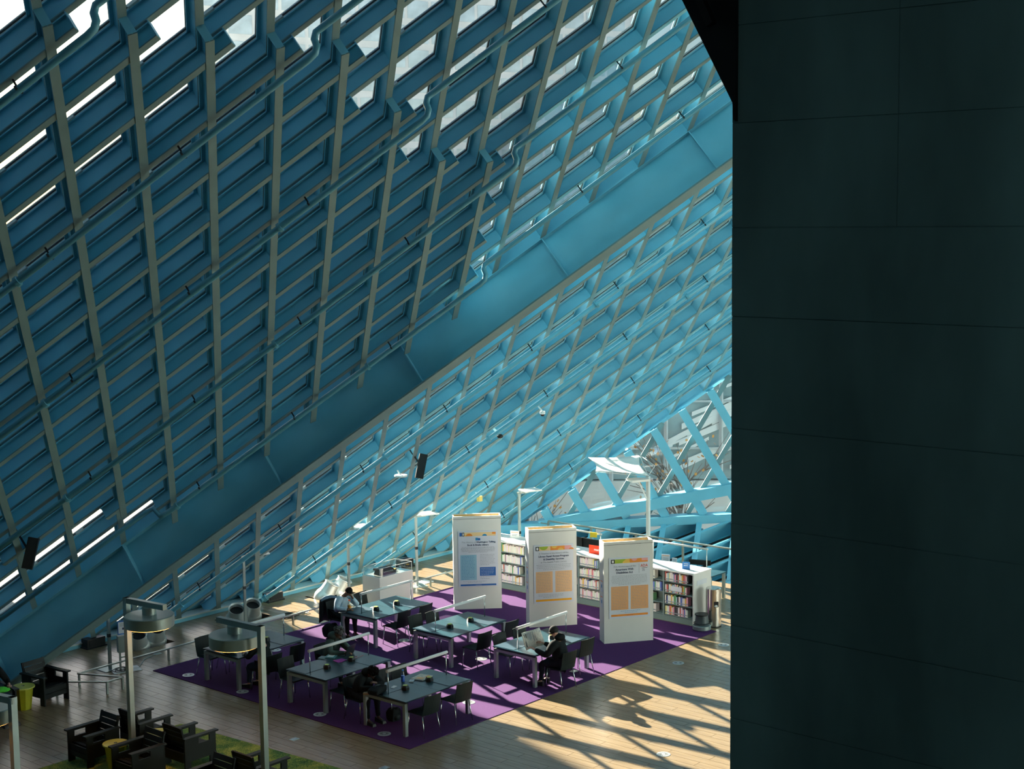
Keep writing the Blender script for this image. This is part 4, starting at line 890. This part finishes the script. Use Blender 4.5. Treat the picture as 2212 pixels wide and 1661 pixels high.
for n_, (x, y, l_) in enumerate(((16.93, 28.45, 'yellow green drum table by the left edge, beside the lone club chair'), (16.08, 23.90, 'yellow green drum table at the front of the rug group'), (16.95, 23.78, 'yellow green drum table mostly hidden behind the lamp pole'))):
    if pr is None:
        pr = thing('drum_table', '', 'table'); MB().lathe([(0, 0), (.15, 0), (.205, .46), (0, .46)], (0, 0, 0), 10, smooth=False).build('drum', M_YEL, pr); MB().lathe([(0, .46), (.24, .46), (.245, .475), (.24, .49), (0, .49)], (0, 0, 0), 32, smooth=False).build('top', M_YTOP, pr)
        MB().lathe([(.018, .491), (.032, .491), (.032, .498), (.018, .498)], (0, 0, 0), 14).build('cable_ring', M_CHROME, pr)
    place(pr, n_ > 0, (x, y, 0 if n_ == 0 else .01), 0, l_, 'yellow green drum tables')
M_GLOW = emit_mat('warm_lamp_ring', (1, .42, .10), 11.0)
def disc_lamp(px_, py_, cx_, cy_, label, H_=3.2):
    t = thing('disc_lamp', label, 'lamp', (px_, py_, .01)); c = Vector((cx_-px_, cy_-py_, 0)); d = c.normalized(); e_ = c+d*.42
    MB().bb((-.05, -.05, 0), (.05, .05, H_)).build('pole', M_STEEL, t)
    MB().bar(Vector((0, 0, H_-.05))-d*.05, e_+Vector((0, 0, H_-.05)), .10, .10).build('arm', M_STEEL, t)
    MB().lathe([(0, 0), (.13, 0), (.13, .14), (0, .14)], c+Vector((0, 0, H_-.24)), 24).build('neck', M_STEEL, t)
    MB().lathe([(.41, -.01), (.45, 0), (.455, .20), (.44, .215), (0, .225)], c+Vector((0, 0, H_-.455)), 48).build('disc_housing', M_STEEL, t)
    MB().lathe([(.44, 0), (.40, .03), (0, .03)], c+Vector((0, 0, H_-.46)), 48).build('glow_ring', M_GLOW, t)
    MB().lathe([(0, 0), (.22, 0), (.20, -.06), (0, -.07)], c+Vector((0, 0, H_-.44)), 32).build('inner_cone', M_BLK, t)
disc_lamp(16.45, 23.9, 16.52, 23.30, 'grey disc lamp on a square pole rising from the club chair group')
disc_lamp(16.72, 20.35, 16.68, 21.02, 'grey disc lamp on a square pole, right one, before the reading tables')
c = fl(-36, 1521, 3.0); disc_lamp(c.x+.12, c.y-.62, c.x, c.y, 'grey disc lamp mostly cut by the left edge')

# ------------------------------------------------------------------ people
def skin(verts, edges, root, mats, name, sub=2):
    me = bpy.data.meshes.new(name); ks = list(verts); ix = {k: n for n, k in enumerate(ks)}
    me.from_pydata([verts[k][0] for k in ks], [(ix[a], ix[b]) for a, b in edges], []); o = bpy.data.objects.new('t', me); C.objects.link(o)
    o.modifiers.new('s', 'SKIN')
    sv = me.skin_vertices[0].data
    for k in ks:
        r = verts[k][1]; sv[ix[k]].radius = r if isinstance(r, tuple) else (r, r); sv[ix[k]].use_root = (k == root)
    m2 = o.modifiers.new('u', 'SUBSURF'); m2.levels = sub; m2.render_levels = sub
    dg = bpy.context.evaluated_depsgraph_get(); r = bpy.data.meshes.new_from_object(o.evaluated_get(dg)); bpy.data.objects.remove(o)
    r.name = name; r.materials.clear()
    for m in mats: r.materials.append(m)
    r.polygons.foreach_set('use_smooth', [True]*len(r.polygons)); return r
def join(name, parts, mats):
    bm = bmesh.new()
    for me, mi in parts:
        n0 = len(bm.faces); bm.from_mesh(me); bm.faces.ensure_lookup_table()
        for f in bm.faces[n0:]: f.material_index = mi
    me = bpy.data.meshes.new(name); bm.to_mesh(me); bm.free()
    for m in mats: me.materials.append(m)
    return me
V = Vector
def person(label, loc, rz, skin_m, top_m, leg_m, hair_m, lean=.25, headlean=.5, headturn=0., lhand=(-.15, .42, .78), rhand=(.15, .42, .78), lel=None, rel=None, hair='short', legs=((.36, .50), (.38, .08)), scale=1., shoe=None, z0=.012, glasses=False, bulk=1.0, hood=None, feet=0., wideleg=.13):
    t = thing('person', label, 'person', (*loc, z0), rz); d = V((0, math.sin(lean), math.cos(lean))); P = V((0, -.06, .57))
    hd = V((math.sin(headturn)*math.sin(headlean), math.cos(headturn)*math.sin(headlean), math.cos(headlean)))
    nb = P+d*.49; J = {}
    J['pel'] = (P, (.175, .135)); J['wai'] = (P+d*.17, (.155, .125)); J['che'] = (P+d*.34, (.175, .13)); J['nb'] = (nb, .068); J['nt'] = (nb+hd*.075+V((0, .0, 0)), .058)
    fw = V((math.sin(headturn), math.cos(headturn), 0)); face = (fw-hd*fw.dot(hd)).normalized()
    hm = nb+hd*.17+face*.02
    J['h1'] = (nb+hd*.115+face*.015, .076); J['h2'] = (hm, .100); J['h3'] = (nb+hd*.235+face*.005, .082); J['h4'] = (nb+hd*.27, .036)
    E_ = [('pel', 'wai'), ('wai', 'che'), ('che', 'nb'), ('nb', 'nt'), ('nt', 'h1'), ('h1', 'h2'), ('h2', 'h3'), ('h3', 'h4')]
    fingers = []
    for s, hnd, el in ((-1, V(lhand), lel), (1, V(rhand), rel)):
        k = 'l' if s < 0 else 'r'; sh = P+d*.43+V((s*.175, 0, 0)); e = V(el) if el else (sh*.45+hnd*.55)+V((s*.10, -.04, -.13))
        J[k+'c'] = (P+d*.40+V((s*.08, 0, 0)), .075); J[k+'s'] = (sh, .078); J[k+'e'] = (e, .056); fd = (hnd-e).normalized(); J[k+'w'] = (hnd, .026); J[k+'p'] = (hnd+fd*.05, (.036, .018)); J[k+'q'] = (hnd+fd*.085, (.034, .014))
        E_ += [('che', k+'c'), (k+'c', k+'s'), (k+'s', k+'e'), (k+'e', k+'w'), (k+'w', k+'p'), (k+'p', k+'q')]
        up = V((0, 0, 1)); sd = fd.cross(up).normalized() if abs(fd.z) < .95 else V((1, 0, 0)); dn = sd.cross(fd).normalized()*-1
        if dn.z > 0: dn = -dn
        for q, (off, ln) in enumerate(((-.026, .058), (-.009, .068), (.009, .064), (.026, .050))):
            b = hnd+fd*.075+sd*off; fingers.append(([b, b+fd*ln*.5+dn*.006, b+fd*ln*.85+dn*.028, b+fd*ln*.9+dn*.045], [.0095, .0088, .008, .006]))
        b = hnd+fd*.03-sd*s*.026; fingers.append(([b, b+fd*.03-sd*s*.024+dn*.008, b+fd*.058-sd*s*.026+dn*.022], [.012, .010, .008]))
        hp = P+V((s*.085, 0, -.02)); kn = V((s*wideleg, legs[0][0], legs[0][1])); an = V((s*wideleg*1.0, legs[1][0]+feet*s, legs[1][1]))
        J[k+'h'] = (hp, .11); J[k+'k'] = (kn, .076); J[k+'m'] = (kn*.6+an*.4+V((0, -.02, 0)), .052); J[k+'a'] = (an, .036); J[k+'t'] = (an+V((0, .13, -.045)), .032)
        E_ += [('pel', k+'h'), (k+'h', k+'k'), (k+'k', k+'m'), (k+'m', k+'a'), (k+'a', k+'t')]
    J2 = {k: (v[0], tuple(x*.88 for x in v[1]) if isinstance(v[1], tuple) else v[1]*(.86 if k[0] in 'lr' and k[1:] in 'seham' or k in ('pel', 'wai', 'che') else 1)) for k, v in J.items()}
    bm_ = skin(J2, E_, 'pel', [skin_m], 'body')
    ex = MB()
    for p, r in fingers: ex.tube(p, r, 6)
    rgt = face.cross(hd).normalized()
    ex.hexa([hm+face*.078-rgt*.012-hd*.028, hm+face*.078+rgt*.012-hd*.028, hm+face*.108+rgt*.010-hd*.03, hm+face*.108-rgt*.010-hd*.03, hm+face*.080-rgt*.007+hd*.018, hm+face*.080+rgt*.007+hd*.018, hm+face*.088+rgt*.005+hd*.018, hm+face*.088-rgt*.005+hd*.018])
    for s in (-1, 1): ex.ball(hm+rgt*s*.084-face*.012-hd*.005, (.012, .022, .030), 0, 8, 6)
    body = obj('body', join('body', [(bm_, 0), (ex.mesh('x', [skin_m]), 0)], [skin_m]), t)
    for s in (-1, 1): MB().ball(hm+face*.080+rgt*s*.032+hd*.010, .011, 0, 8, 6).build('eye', M_BLK, t)
    MB().ball(hm+face*.082-hd*.052, V((.024, .010, .007)), 0, 8, 6).build('mouth', paint('lips', (.22, .07, .06)), t)
    if glasses:
        g_ = MB()
        for s in (-1, 1): g_.tube([hm+face*.094+rgt*(s*.034+.024*math.cos(a_))+hd*(.012+.020*math.sin(a_)) for a_ in [PI*2*q/10 for q in range(11)]], .0025, 4); g_.tube([hm+face*.094+rgt*s*.056+hd*.014, hm+rgt*s*.086+hd*.012-face*.01], .0025, 4)
        g_.build('glasses', M_BLK, t)
    top = {k: (v[0], tuple(x*1.12 for x in v[1]) if isinstance(v[1], tuple) else v[1]*1.18) for k, v in J.items() if k in ('pel', 'wai', 'che', 'lc', 'rc', 'ls', 'rs', 'le', 're')}
    top['nb'] = (nb-d*.015, .075)
    for k in 'lr': w = J[k+'w'][0]; e = J[k+'e'][0]; top[k+'w'] = (w-(w-e).normalized()*.015, .038)
    top = {k: (v[0], tuple(x*bulk for x in v[1]) if isinstance(v[1], tuple) else v[1]*bulk) for k, v in top.items()}
    obj('shirt', skin(top, [e for e in E_ if e[0] in top and e[1] in top], 'pel', [top_m], 'shirt'), t)
    tr = {k: (v[0], tuple(x*1.10 for x in v[1]) if isinstance(v[1], tuple) else v[1]*1.16) for k, v in J.items() if k in ('pel', 'lh', 'rh', 'lk', 'rk', 'lm', 'rm')}
    for k in 'lr': tr[k+'a'] = (J[k+'a'][0]+V((0, 0, .03)), .048)
    obj('trousers', skin(tr, [e for e in E_ if e[0] in tr and e[1] in tr], 'pel', [leg_m], 'trousers'), t)
    for k in 'lr':
        a = J[k+'a'][0]; MB().hexa([a+V(q) for q in ((-.045, -.07, -a.z+0), (.045, -.07, -a.z), (.048, .20, -a.z), (-.048, .20, -a.z), (-.04, -.065, .02), (.04, -.065, .02), (.036, .19, -a.z+.05), (-.036, .19, -a.z+.05))]).ball(a+V((0, 0, -.02)), V((.045, .06, .04)), 0, 8, 6).build('shoe', shoe or M_BLK, t)
    Rm = Matrix((rgt, face, hd)).transposed()
    if hair == 'short': h = MB().ball(hm+hd*.035-face*.018, V((.094, .100, .090)), 0, 16, 10, Rm)
    elif hair in ('curly', 'greycurls'):
        h = MB().ball(hm+hd*.04-face*.02, V((.098, .104, .098)), 0, 14, 10, Rm); random.seed(5)
        for q in range(70):
            a, b = random.uniform(0, 2*PI), random.uniform(-.1, 1.5); v_ = V((math.cos(a)*math.cos(b)*.108, math.sin(a)*math.cos(b)*.112, math.sin(b)*.108))
            if v_.y > .06 and v_.z < .04: continue
            h.ball(hm+hd*.04-face*.02+Rm @ v_, .026, 0, 6, 4)
    elif hair == 'beanie': h = MB().ball(hm+hd*.045-face*.008, V((.100, .106, .100)), 0, 18, 12, Rm).tube([hm+hd*.018+Rm @ V((.100*math.cos(a_), .106*math.sin(a_), -.0)) for a_ in [2*PI*q/16 for q in range(17)]], .012, 6)
    if hood: MB().ball(nb+d*.03-face*.05, V((.13, .12, .09)), 0, 16, 10).build('hood', hood, t)
    h.build('hair' if hair != 'beanie' else 'beanie', hair_m, t)
    return t
M_PBLUE = cloth('pale_blue_sweater', (.42, .55, .66)); M_OLIVE = cloth('grey_green_hoodie', (.075, .11, .10)); M_DKC = cloth('black_jacket_cloth', (.012, .016, .018)); M_JEAN = cloth('dark_trousers', (.015, .02, .028)); M_NAVY = cloth('navy_jeans', (.02, .04, .07))
H_BLK = cloth('black_hair', (.010, .009, .009), .3); H_GRY = cloth('grey_hair', (.11, .115, .11), .5); H_BRN = cloth('brown_curly_hair', (.30, .14, .06), .4); H_BEA = cloth('dark_grey_beanie', (.035, .035, .035))
ta = TAB['A']; person('man in a pale blue sweater writing at the back table, hand by his chin', (ta[0]+.26, ta[1]+1.50), PI, M_SKIN['brown'], M_PBLUE, M_DKC, H_BLK, lean=.42, headlean=.75, headturn=-.2, bulk=1.12, lhand=(-.12, .30, .98), lel=(-.26, .34, .76), rhand=(.16, .44, .76), rel=(.30, .18, .76))
te = TAB['E']; person('grey-haired reader in a grey-green hoodie and glasses, chin on hand, at a laptop', (te[0]+1.52, te[1]+1.50), PI+.15, M_SKIN['brown'], M_OLIVE, M_JEAN, H_GRY, lean=.35, headlean=.6, headturn=-.1, hair='greycurls', bulk=1.15, hood=M_OLIVE, lhand=(-.03, .30, 1.0), lel=(-.20, .34, .76), rhand=(.08, .48, .77), rel=(.28, .22, .77), glasses=True)
td = TAB['D']; person('hunched reader with dark curly hair in a black jacket at the frontmost table', (td[0]+.24, td[1]+1.52), PI-.1, M_SKIN['dark'], M_DKC, M_JEAN, H_BLK, lean=.62, headlean=1.0, hair='curly', bulk=1.22, hood=M_DKC, lhand=(-.04, .42, .84), lel=(-.24, .40, .75), rhand=(.06, .50, .78), rel=(.27, .30, .75))
tc_ = TAB['C']; person('reader in a dark beanie and black coat holding up an open newspaper', (tc_[0]+.42, tc_[1]-.30), .18, M_SKIN['pale'], M_DKC, M_JEAN, H_BEA, lean=.16, headlean=.35, headturn=-.45, hair='beanie', bulk=1.25, hood=M_DKC, lhand=(-.33, .42, .86), lel=(-.30, .14, .74), rhand=(.12, .46, .88), rel=(.27, .16, .76))
tf = TAB['F']; person('curly brown-haired reader in dark clothes seen from behind, beside the disc lamp pole', (tf[0]+.42, tf[1]-.38), 0.1, M_SKIN['pale'], M_DKC, M_NAVY, H_BRN, lean=.35, headlean=.6, hair='curly', lhand=(-.15, .46, .76), rhand=(.15, .46, .76))
person('person in dark jeans seated in the club chair cut by the left edge', (16.24, 28.45), PI-.12, M_SKIN['pale'], M_DKC, M_NAVY, H_BLK, lean=-.25, headlean=.1, lhand=(-.3, .12, .66), rhand=(.3, .12, .66), z0=0, legs=((.46, .50), (.70, .08)))
slab_ = thing('lime_jacket', 'lime green jacket on the lap of the person cut by the left edge', 'jacket', (16.22, 28.20, .60)); MB().ball((0, 0, .03), (.20, .14, .05), 0, 16, 10).ball((.10, -.08, .02), (.12, .08, .04), 0, 12, 8).build('folded_cloth', cloth('lime_cloth', (.10, .60, .06)), slab_)
# chairs under readers: keep their seats where the readers sit
# ------------------------------------------------------------------ things on and by the tables
ZT = .735
def at(u, v, z=ZT): g = fl(u, v, z); return V((g.x, g.y, z))
def bottle(p, label, liq, cap, h=.22, r=.036):
    t = thing('drink_bottle', label, 'bottle', p); MB().lathe([(0, 0), (r, 0), (r, h*.48), (r*.97, h*.5), (0, h*.5)], (0, 0, 0), 16).build('drink', liq, t)
    MB().lathe([(r*1.03, 0), (r*1.03, h*.62), (r*.5, h*.82), (r*.45, h*.92)], (0, 0, 0), 16).build('shell', glass_mat('bottle_plastic', (.92, .95, .96), .1), t); MB().lathe([(0, h*.9), (r*.55, h*.9), (r*.55, h), (0, h)], (0, 0, 0), 14).build('cap', cap, t)
bottle(at(755, 1318), 'clear bottle half full of orange drink with a red cap', paint('orange_drink', (.9, .35, .01), .2), paint('red_cap', (.8, .1, .03)), .26, .045)
bottle(at(870.5, 1472), 'clear water bottle with blue label and cap on the frontmost table', paint('blue_label', (.03, .12, .55), .3), paint('blue_cap', (.04, .2, .6)), .25, .038)
def slab(name, label, cat, p, w, d, h, rz, mt, extra=None):
    t = thing(name, label, cat, p, rz); MB().bb((-w/2, -d/2, 0), (w/2, d/2, h)).build('cover', mt, t)
    if extra: extra(t)
    return t
M_NEWS = mat('newsprint', (.60, .58, .52), .9, var=.18, scale=26)
def newsx(t): MB().bb((-.15, -.10, .0185), (-.02, .07, .0195)).build('picture', PM['peach'], t); MB().bb((.02, -.12, .0185), (.15, -.06, .0195)).build('picture', PM['orange'], t)
slab('folded_newspaper', 'pile of folded newspapers with orange pictures on the frontmost table', 'newspaper', at(911, 1464), .38, .30, .018, .2, M_NEWS, newsx)
slab('crumpled_tissue', 'pale crumpled tissue beside the folded newspapers', 'tissue', at(889.5, 1471.5), .14, .09, .02, .6, mat('tissue', (.55, .65, .72), .9, var=.2, scale=30))
slab('mobile_phone', 'white phone lying near the hunched reader', 'phone', at(850.5, 1484.5), .15, .08, .01, .3, M_WHITE2)
slab('magenta_folder', 'magenta folder lying beside the stack of papers at the laptop', 'folder', at(734.5, 1427), .24, .19, .008, -.1, paint('magenta_cover', (.45, .04, .35)))
M_TEALB = paint('teal_book_cover', (.10, .32, .34))
slab('teal_book', 'open teal picture book beside the grey-haired reader', 'book', at(716, 1418), .30, .22, .018, .5, M_TEALB, lambda t: MB().bb((-.10, -.07, .0185), (.08, .07, .021)).build('picture', PM['white'], t))
slab('grey_book', 'thin grey book left of the teal picture book', 'book', at(697, 1421), .20, .15, .014, .4, paint('grey_cover', (.14, .22, .24)))
t = thing('laptop', 'black open laptop in front of the grey-haired reader', 'laptop', at(744, 1413), PI+.25); MB().bb((-.17, -.12, 0), (.17, .12, .016)).build('keyboard_deck', mat('laptop_grey', (.06, .07, .08), .4), t)
MB().hexa([(-.17, .12, .014), (.17, .12, .014), (.17, .13, .010), (-.17, .13, .010), (-.17, .19, .23), (.17, .19, .23), (.17, .20, .225), (-.17, .20, .225)]).build('screen', M_BLK, t)
obj('red_cable', MB().tube([at(760, 1420)+V((0, 0, .01)), at(772, 1422)+V((0, 0, .05)), at(762, 1428)+V((0, 0, .02)), at(785, 1416)+V((0, 0, .01))], .005, 5).mesh('red_cable', paint('red_wire', (.35, .02, .03))), None, 'thin red cable curling behind the laptop', 'cable')
def lump(name, label, cat, p, r, mt, rz=0, strap=True):
    t = thing(name, label, cat, p, rz); random.seed(len(label)); m = MB(); m.ball((0, 0, r[2]), r, 0, 18, 12)
    sq = lambda v_, c_: math.copysign(abs(v_/c_)**.5, v_)*c_
    m.v = [(sq(x, r[0])*.9, sq(y, r[1])*.9, r[2]+sq(z-r[2], r[2])*.95) for x, y, z in m.v]
    m.v = [(x*(1+.10*math.sin(7*y/r[1]+z*9)), y*(1+.08*math.sin(5*x/r[0])), max(0.002, z*(1+.07*math.sin(6*x/r[0]+4*y/r[1])))) for x, y, z in m.v]; m.build('bag_body', mt, t)
    if r[2] > .1: MB().ball((0, -r[1]*.82, r[2]*.7), (r[0]*.6, r[1]*.35, r[2]*.42), 0, 12, 8).build('front_pocket', mt, t)
    if strap: MB().tube([(-r[0]*.5, 0, r[2]*1.9), (0, .02, r[2]*2.15), (r[0]*.5, 0, r[2]*1.9)], .012, 6).build('strap', M_BLK, t)
lump('black_rucksack', 'black soft rucksack lying on the left end of the frontmost table', 'bag', at(815, 1497), (.26, .15, .07), M_DKC, .3)
slab('tan_tray', 'tan pouch at the left corner of the frontmost table', 'pouch', at(797, 1499), .22, .10, .025, 2.2, paint('tan_leather', (.35, .20, .10)))
lump('brown_bag', 'brown rounded bag on the table behind the disc lamp', 'bag', at(531, 1366), (.16, .12, .08), cloth('brown_knit', (.13, .07, .03)))
lump('dark_satchel', 'dark satchel on the left end of the table behind the disc lamp', 'bag', at(495, 1411), (.17, .12, .07), M_DKC)
lump('floor_rucksack', 'dark rucksack on the carpet under the frontmost table', 'bag', V((21.25, 21.75, .012)), (.15, .13, .14), M_DKC)
lump('black_coat_pile', 'black coat and bag bundle behind the man in pale blue', 'coat', V((24.70, 27.42, .012)), (.22, .14, .17), M_DKC, strap=False)
t = thing('draped_jacket', 'grey-blue and black jacket draped over the chair of the man in pale blue', 'jacket', (24.88, 27.62, .30)); m = MB(); n = 8
vs = []
for a in range(n+1):
    for b in range(7):
        s = a/n; q = b/6; vs.append((-.27+.54*s, .03+.07*q+.02*math.sin(s*9+q*4), .62-.58*q+.03*math.sin(s*7)))
m.add(vs, [(a*7+b, a*7+b+1, (a+1)*7+b+1, (a+1)*7+b) for a in range(n) for b in range(6)], 0, True); jo = m.build('jacket_back', M_DKC, t); jo.modifiers.new('t', 'SOLIDIFY').thickness = .03
MB().tube([(-.27, .04, .60), (-.1, .05, .64), (.1, .05, .63), (.27, .04, .58)], [.03, .045, .04, .03], 10).build('jacket_collar', cloth('grey_blue_lining', (.14, .22, .30)), t)
slab('white_slip', 'small white slip of paper beside the left power box of the back table', 'paper', at(803, 1312), .10, .05, .003, .3, M_WHITE2)
slab('black_tablet', 'black tablet in front of the man in pale blue', 'tablet', at(742, 1322), .24, .17, .010, .4, M_BLK)
# newspaper held by the beanie wearer
t = thing('open_newspaper', 'open newspaper held up by the reader in the beanie', 'newspaper', (25.02, 21.08, .80), -.05); m = MB(); vs = []
for a in range(9):
    for b in range(6):
        s = a/8; q = b/5; vs.append((-.34+.60*s, .06-.05*abs(2*s-1)+.16*q+.008*math.sin(9*s+5*q), .02+.36*q-.02*math.sin(s*PI)*q))
m.add(vs, [(a*6+b, a*6+b+1, (a+1)*6+b+1, (a+1)*6+b) for a in range(8) for b in range(5)], 0, True); po = m.build('page_spread', M_NEWS, t); po.modifiers.new('t', 'SOLIDIFY').thickness = .004
for k in range(9):
    s = (k+.5)/9; x = -.32+.56*s; yy = .06-.05*abs(2*s-1); MB().hexa([(x, yy+.03, .07), (x+.035, yy+.03, .07), (x+.035, yy+.028, .07), (x, yy+.028, .07), (x, yy+.135, .33), (x+.035, yy+.135, .33), (x+.035, yy+.133, .33), (x, yy+.133, .33)]).build('print_column', K_GR if k not in (0, 1) else PM['black'], t)
# ------------------------------------------------------------------ floor fittings
pr = None; vents = [(407, 1458, 'on the left corner of the purple carpet'), (524, 1494, "before the left end of the table behind the disc lamp"), (595, 1404, 'by the curly-haired reader at the lamp table'), (691, 1543, "before the front leg of the laptop table"), (830, 1585, 'nearest the front corner of the purple carpet'), (873, 1383, 'before the back table, in the purple carpet'), (1013, 1517, 'beside the right leg of the frontmost table'), (1040, 1423, 'before the empty middle table'),
     (1465, 1431, 'on the tiles right of the purple carpet, middle one'), (1563, 1392, 'on the tiles by the concrete wall'), (1433, 1628, 'on the sunlit tiles near the bottom edge'), (560, 1480, None)]
for u, v, w in vents:
    if w is None: continue
    g = fl(u, v, .013)
    new = pr is None
    if new:
        pr = thing('floor_vent', '', 'vent'); MB().lathe([(0, .0), (.135, .0), (.135, .004), (.11, .007), (0, .007)], (0, 0, 0), 28, smooth=False).build('vent_disc', mat('vent_metal', (.55, .60, .60), .35, .5), pr)
        m = MB()
        for q in range(16): a = 2*PI*q/16; m.bar(V((math.cos(a)*.04, math.sin(a)*.04, .0075)), V((math.cos(a)*.10, math.sin(a)*.10, .0075)), .008, .002)
        m.build('vent_slots', M_DARK, pr)
    onc = 20.28 < g.x < 30.98 and 20.35 < g.y < 28.55
    place(pr, not new, (g.x, g.y, .0125 if onc else .001), 0, 'round slotted floor vent '+w, 'round slotted floor vents')
pr = None
for u, v, w in ((636, 1597, 'square floor socket on the tiles below the purple carpet edge'), (830, 1659, 'square floor socket cut by the bottom edge of the picture'), (340, 1412, 'small square floor socket with a grey cable by the low barrier rail'), (1240, 1451, 'square floor socket under the newspaper reader')):
    g = fl(u, v); new = pr is None
    if new: pr = thing('floor_socket', '', 'socket'); MB().bb((-.09, -.07, 0), (.09, .07, .006)).build('plate', M_STEEL, pr); MB().bb((-.06, -.045, .006), (.06, .045, .010)).build('lid', M_CHROME, pr)
    place(pr, not new, (g.x, g.y, .0125 if (20.28 < g.x < 30.98 and 20.35 < g.y < 28.55) else .001), 0, w, 'square floor sockets')
def coil(name, label, c, rr, n, mt=M_BLK):
    m = MB(); random.seed(n)
    for k in range(n):
        ox, oy = random.uniform(-.25, .25)*rr*1.4, random.uniform(-.3, .3)*rr; r = rr*random.uniform(.6, 1); ph_ = random.uniform(0, 6)
        m.tube([V((c[0]+ox+r*math.cos(a), c[1]+oy+r*.8*math.sin(a), .012+.012*k+.01*math.sin(3*a+ph_))) for a in [2*PI*q/20 for q in range(20)]], .008, 5)
    obj(name, m.mesh(name, mt), None, label, 'cable')
g = fl(620, 1333); coil('cable_coil', 'tangle of black coiled cable on the sunlit tiles behind the barrier rail', (g.x, g.y), .30, 5)
g = fl(655, 1324); coil('cable_coil', 'small grey cable bundle right of the black tangle', (g.x, g.y), .16, 3, M_STEEL)
g = fl(263, 1447); coil('cable_coil', 'cables heaped on the white plate by the info stand', (g.x, g.y), .20, 4)
obj('grey_cable', MB().tube([fl(289, 1444)+V((0, 0, .01)), fl(300, 1443)+V((0, 0, .01)), fl(312, 1425)+V((0, 0, .01)), fl(337, 1414)+V((0, 0, .012))], .008, 6).mesh('grey_cable', M_STEEL), None, 'grey cable running over the tiles to the small floor socket', 'cable')
g = fl(915, 1258); slab('white_plate', 'white base plate with thin cables right of the display case', 'plate', (g.x, g.y, .001), .5, .34, .012, .1, M_WHITE2)
# info stand
g = fl(272, 1447); t = thing('info_stand', 'small information stand with a framed notice and grey box by the barrier rail', 'stand', (g.x, g.y, 0), -.35)
MB().bb((-.32, -.22, 0), (.32, .22, .012)).build('base_plate', M_WHITE2, t)
for x in (-.12, .12): MB().bb((x-.02, -.02, .01), (x+.02, .02, .75)).build('post', M_STEEL, t)
MB().bb((-.13, -.02, .30), (.13, .02, .33)).build('cross_bar', M_STEEL, t); MB().bb((-.17, -.09, .44), (.17, .06, .82)).build('cabinet', mat('grey_cabinet', (.22, .27, .26), .5), t)
MB().bb((-.15, -.01, .84), (.10, .01, 1.16)).build('frame', PM['blue'], t); sg2 = MB().bb((-.135, -.014, .87), (.085, -.010, 1.13)).build('notice', K_PST, t); MB().bb((-.05, -.017, .95), (.0, -.0145, 1.0)).build('print_block', K_INK, sg2)
m = MB()
for k in range(5): m.bb((-.11, -.017, 1.03+.018*k), (.06, -.0145, 1.038+.018*k))
m.build('small_print', K_GR, sg2)
# ------------------------------------------------------------------ things hung on the lattice
def hung(name, label, cat, u, v, off, build):
    p = on_plane(u, v, L(0, 0, off), EN); t = thing(name, label, cat, p); build(t, p); return t
def speaker(t, p):
    up = V((.30, -.0, .95)).normalized(); sd = V((.75, -.66, -.15)); sd = (sd-up*sd.dot(up)).normalized(); dp = up.cross(sd)
    if dp.dot(f_) < 0: dp = -dp
    M_ = Matrix((sd, dp, up)).transposed()
    MB().box((0, 0, 0), (.20, .18, .62), M=M_).build('cabinet', M_BLK, t); MB().box(dp*-.095, (.17, .006, .58), M=M_).build('grille', M_DARK, t)
    MB().bar(up*.1-sd*.1, EN*.38+up*.16-sd*.2, .03, .03).build('bracket', M_BLK, t)
hung('wall_speaker', 'black column loudspeaker hung on the bright lattice above the left display column', 'speaker', 910, 1007, .0, speaker)
hung('wall_speaker', 'black column loudspeaker hung on the dark lattice at the far left', 'speaker', 66, 1195, -.25, speaker)
def dome(t, p): MB().lathe([(0, .06), (.07, .06), (.075, 0), (.06, -.02)], (0, 0, 0), 16).build('housing', M_WHITE2, t); MB().ball((0, 0, -.02), .058, 0, 14, 8).build('lens_dome', M_BLK, t); MB().bar((0, 0, .05), V((-.04, 0, .05))+EN*.24, .03, .03).build('bracket', M_WHITE2, t)
hung('security_camera', 'white dome camera, the upper right one on the bright lattice', 'camera', 1172, 893, .05, dome)
def dome2(t, p): MB().ball((0, 0, 0), (.085, .085, .06), 0, 14, 8).build('lens_dome', M_BLK, t); MB().bar((0, 0, .03), V((-.08, 0, .03))+EN*.22, .05, .05).build('bracket', M_WHITE2, t)
hung('security_camera', 'black dome camera left of and below the white one', 'camera', 1080, 942, .05, dome2)
hung('yellow_box', 'yellow junction box on the lattice above the left display column', 'box', 1036, 1077, .05, lambda t, p: (MB().box((0, 0, 0), (.13, .10, .15)).build('case', paint('beige_yellow', (.75, .55, .15)), t), MB().bar((0, 0, 0), EN*.22, .02, .02).build('bracket', M_WHITE2, t)))
hung('white_puck', 'round white antenna puck on the lattice left of the loudspeaker', 'antenna', 866, 1028, .10, lambda t, p: (MB().lathe([(0, -.02), (.16, -.02), (.17, 0), (.16, .03), (0, .04)], (0, 0, 0), 22).build('disc', M_WHITE2, t), MB().bar((0, 0, 0), EN*.18, .03, .03).build('bracket', M_WHITE2, t)))
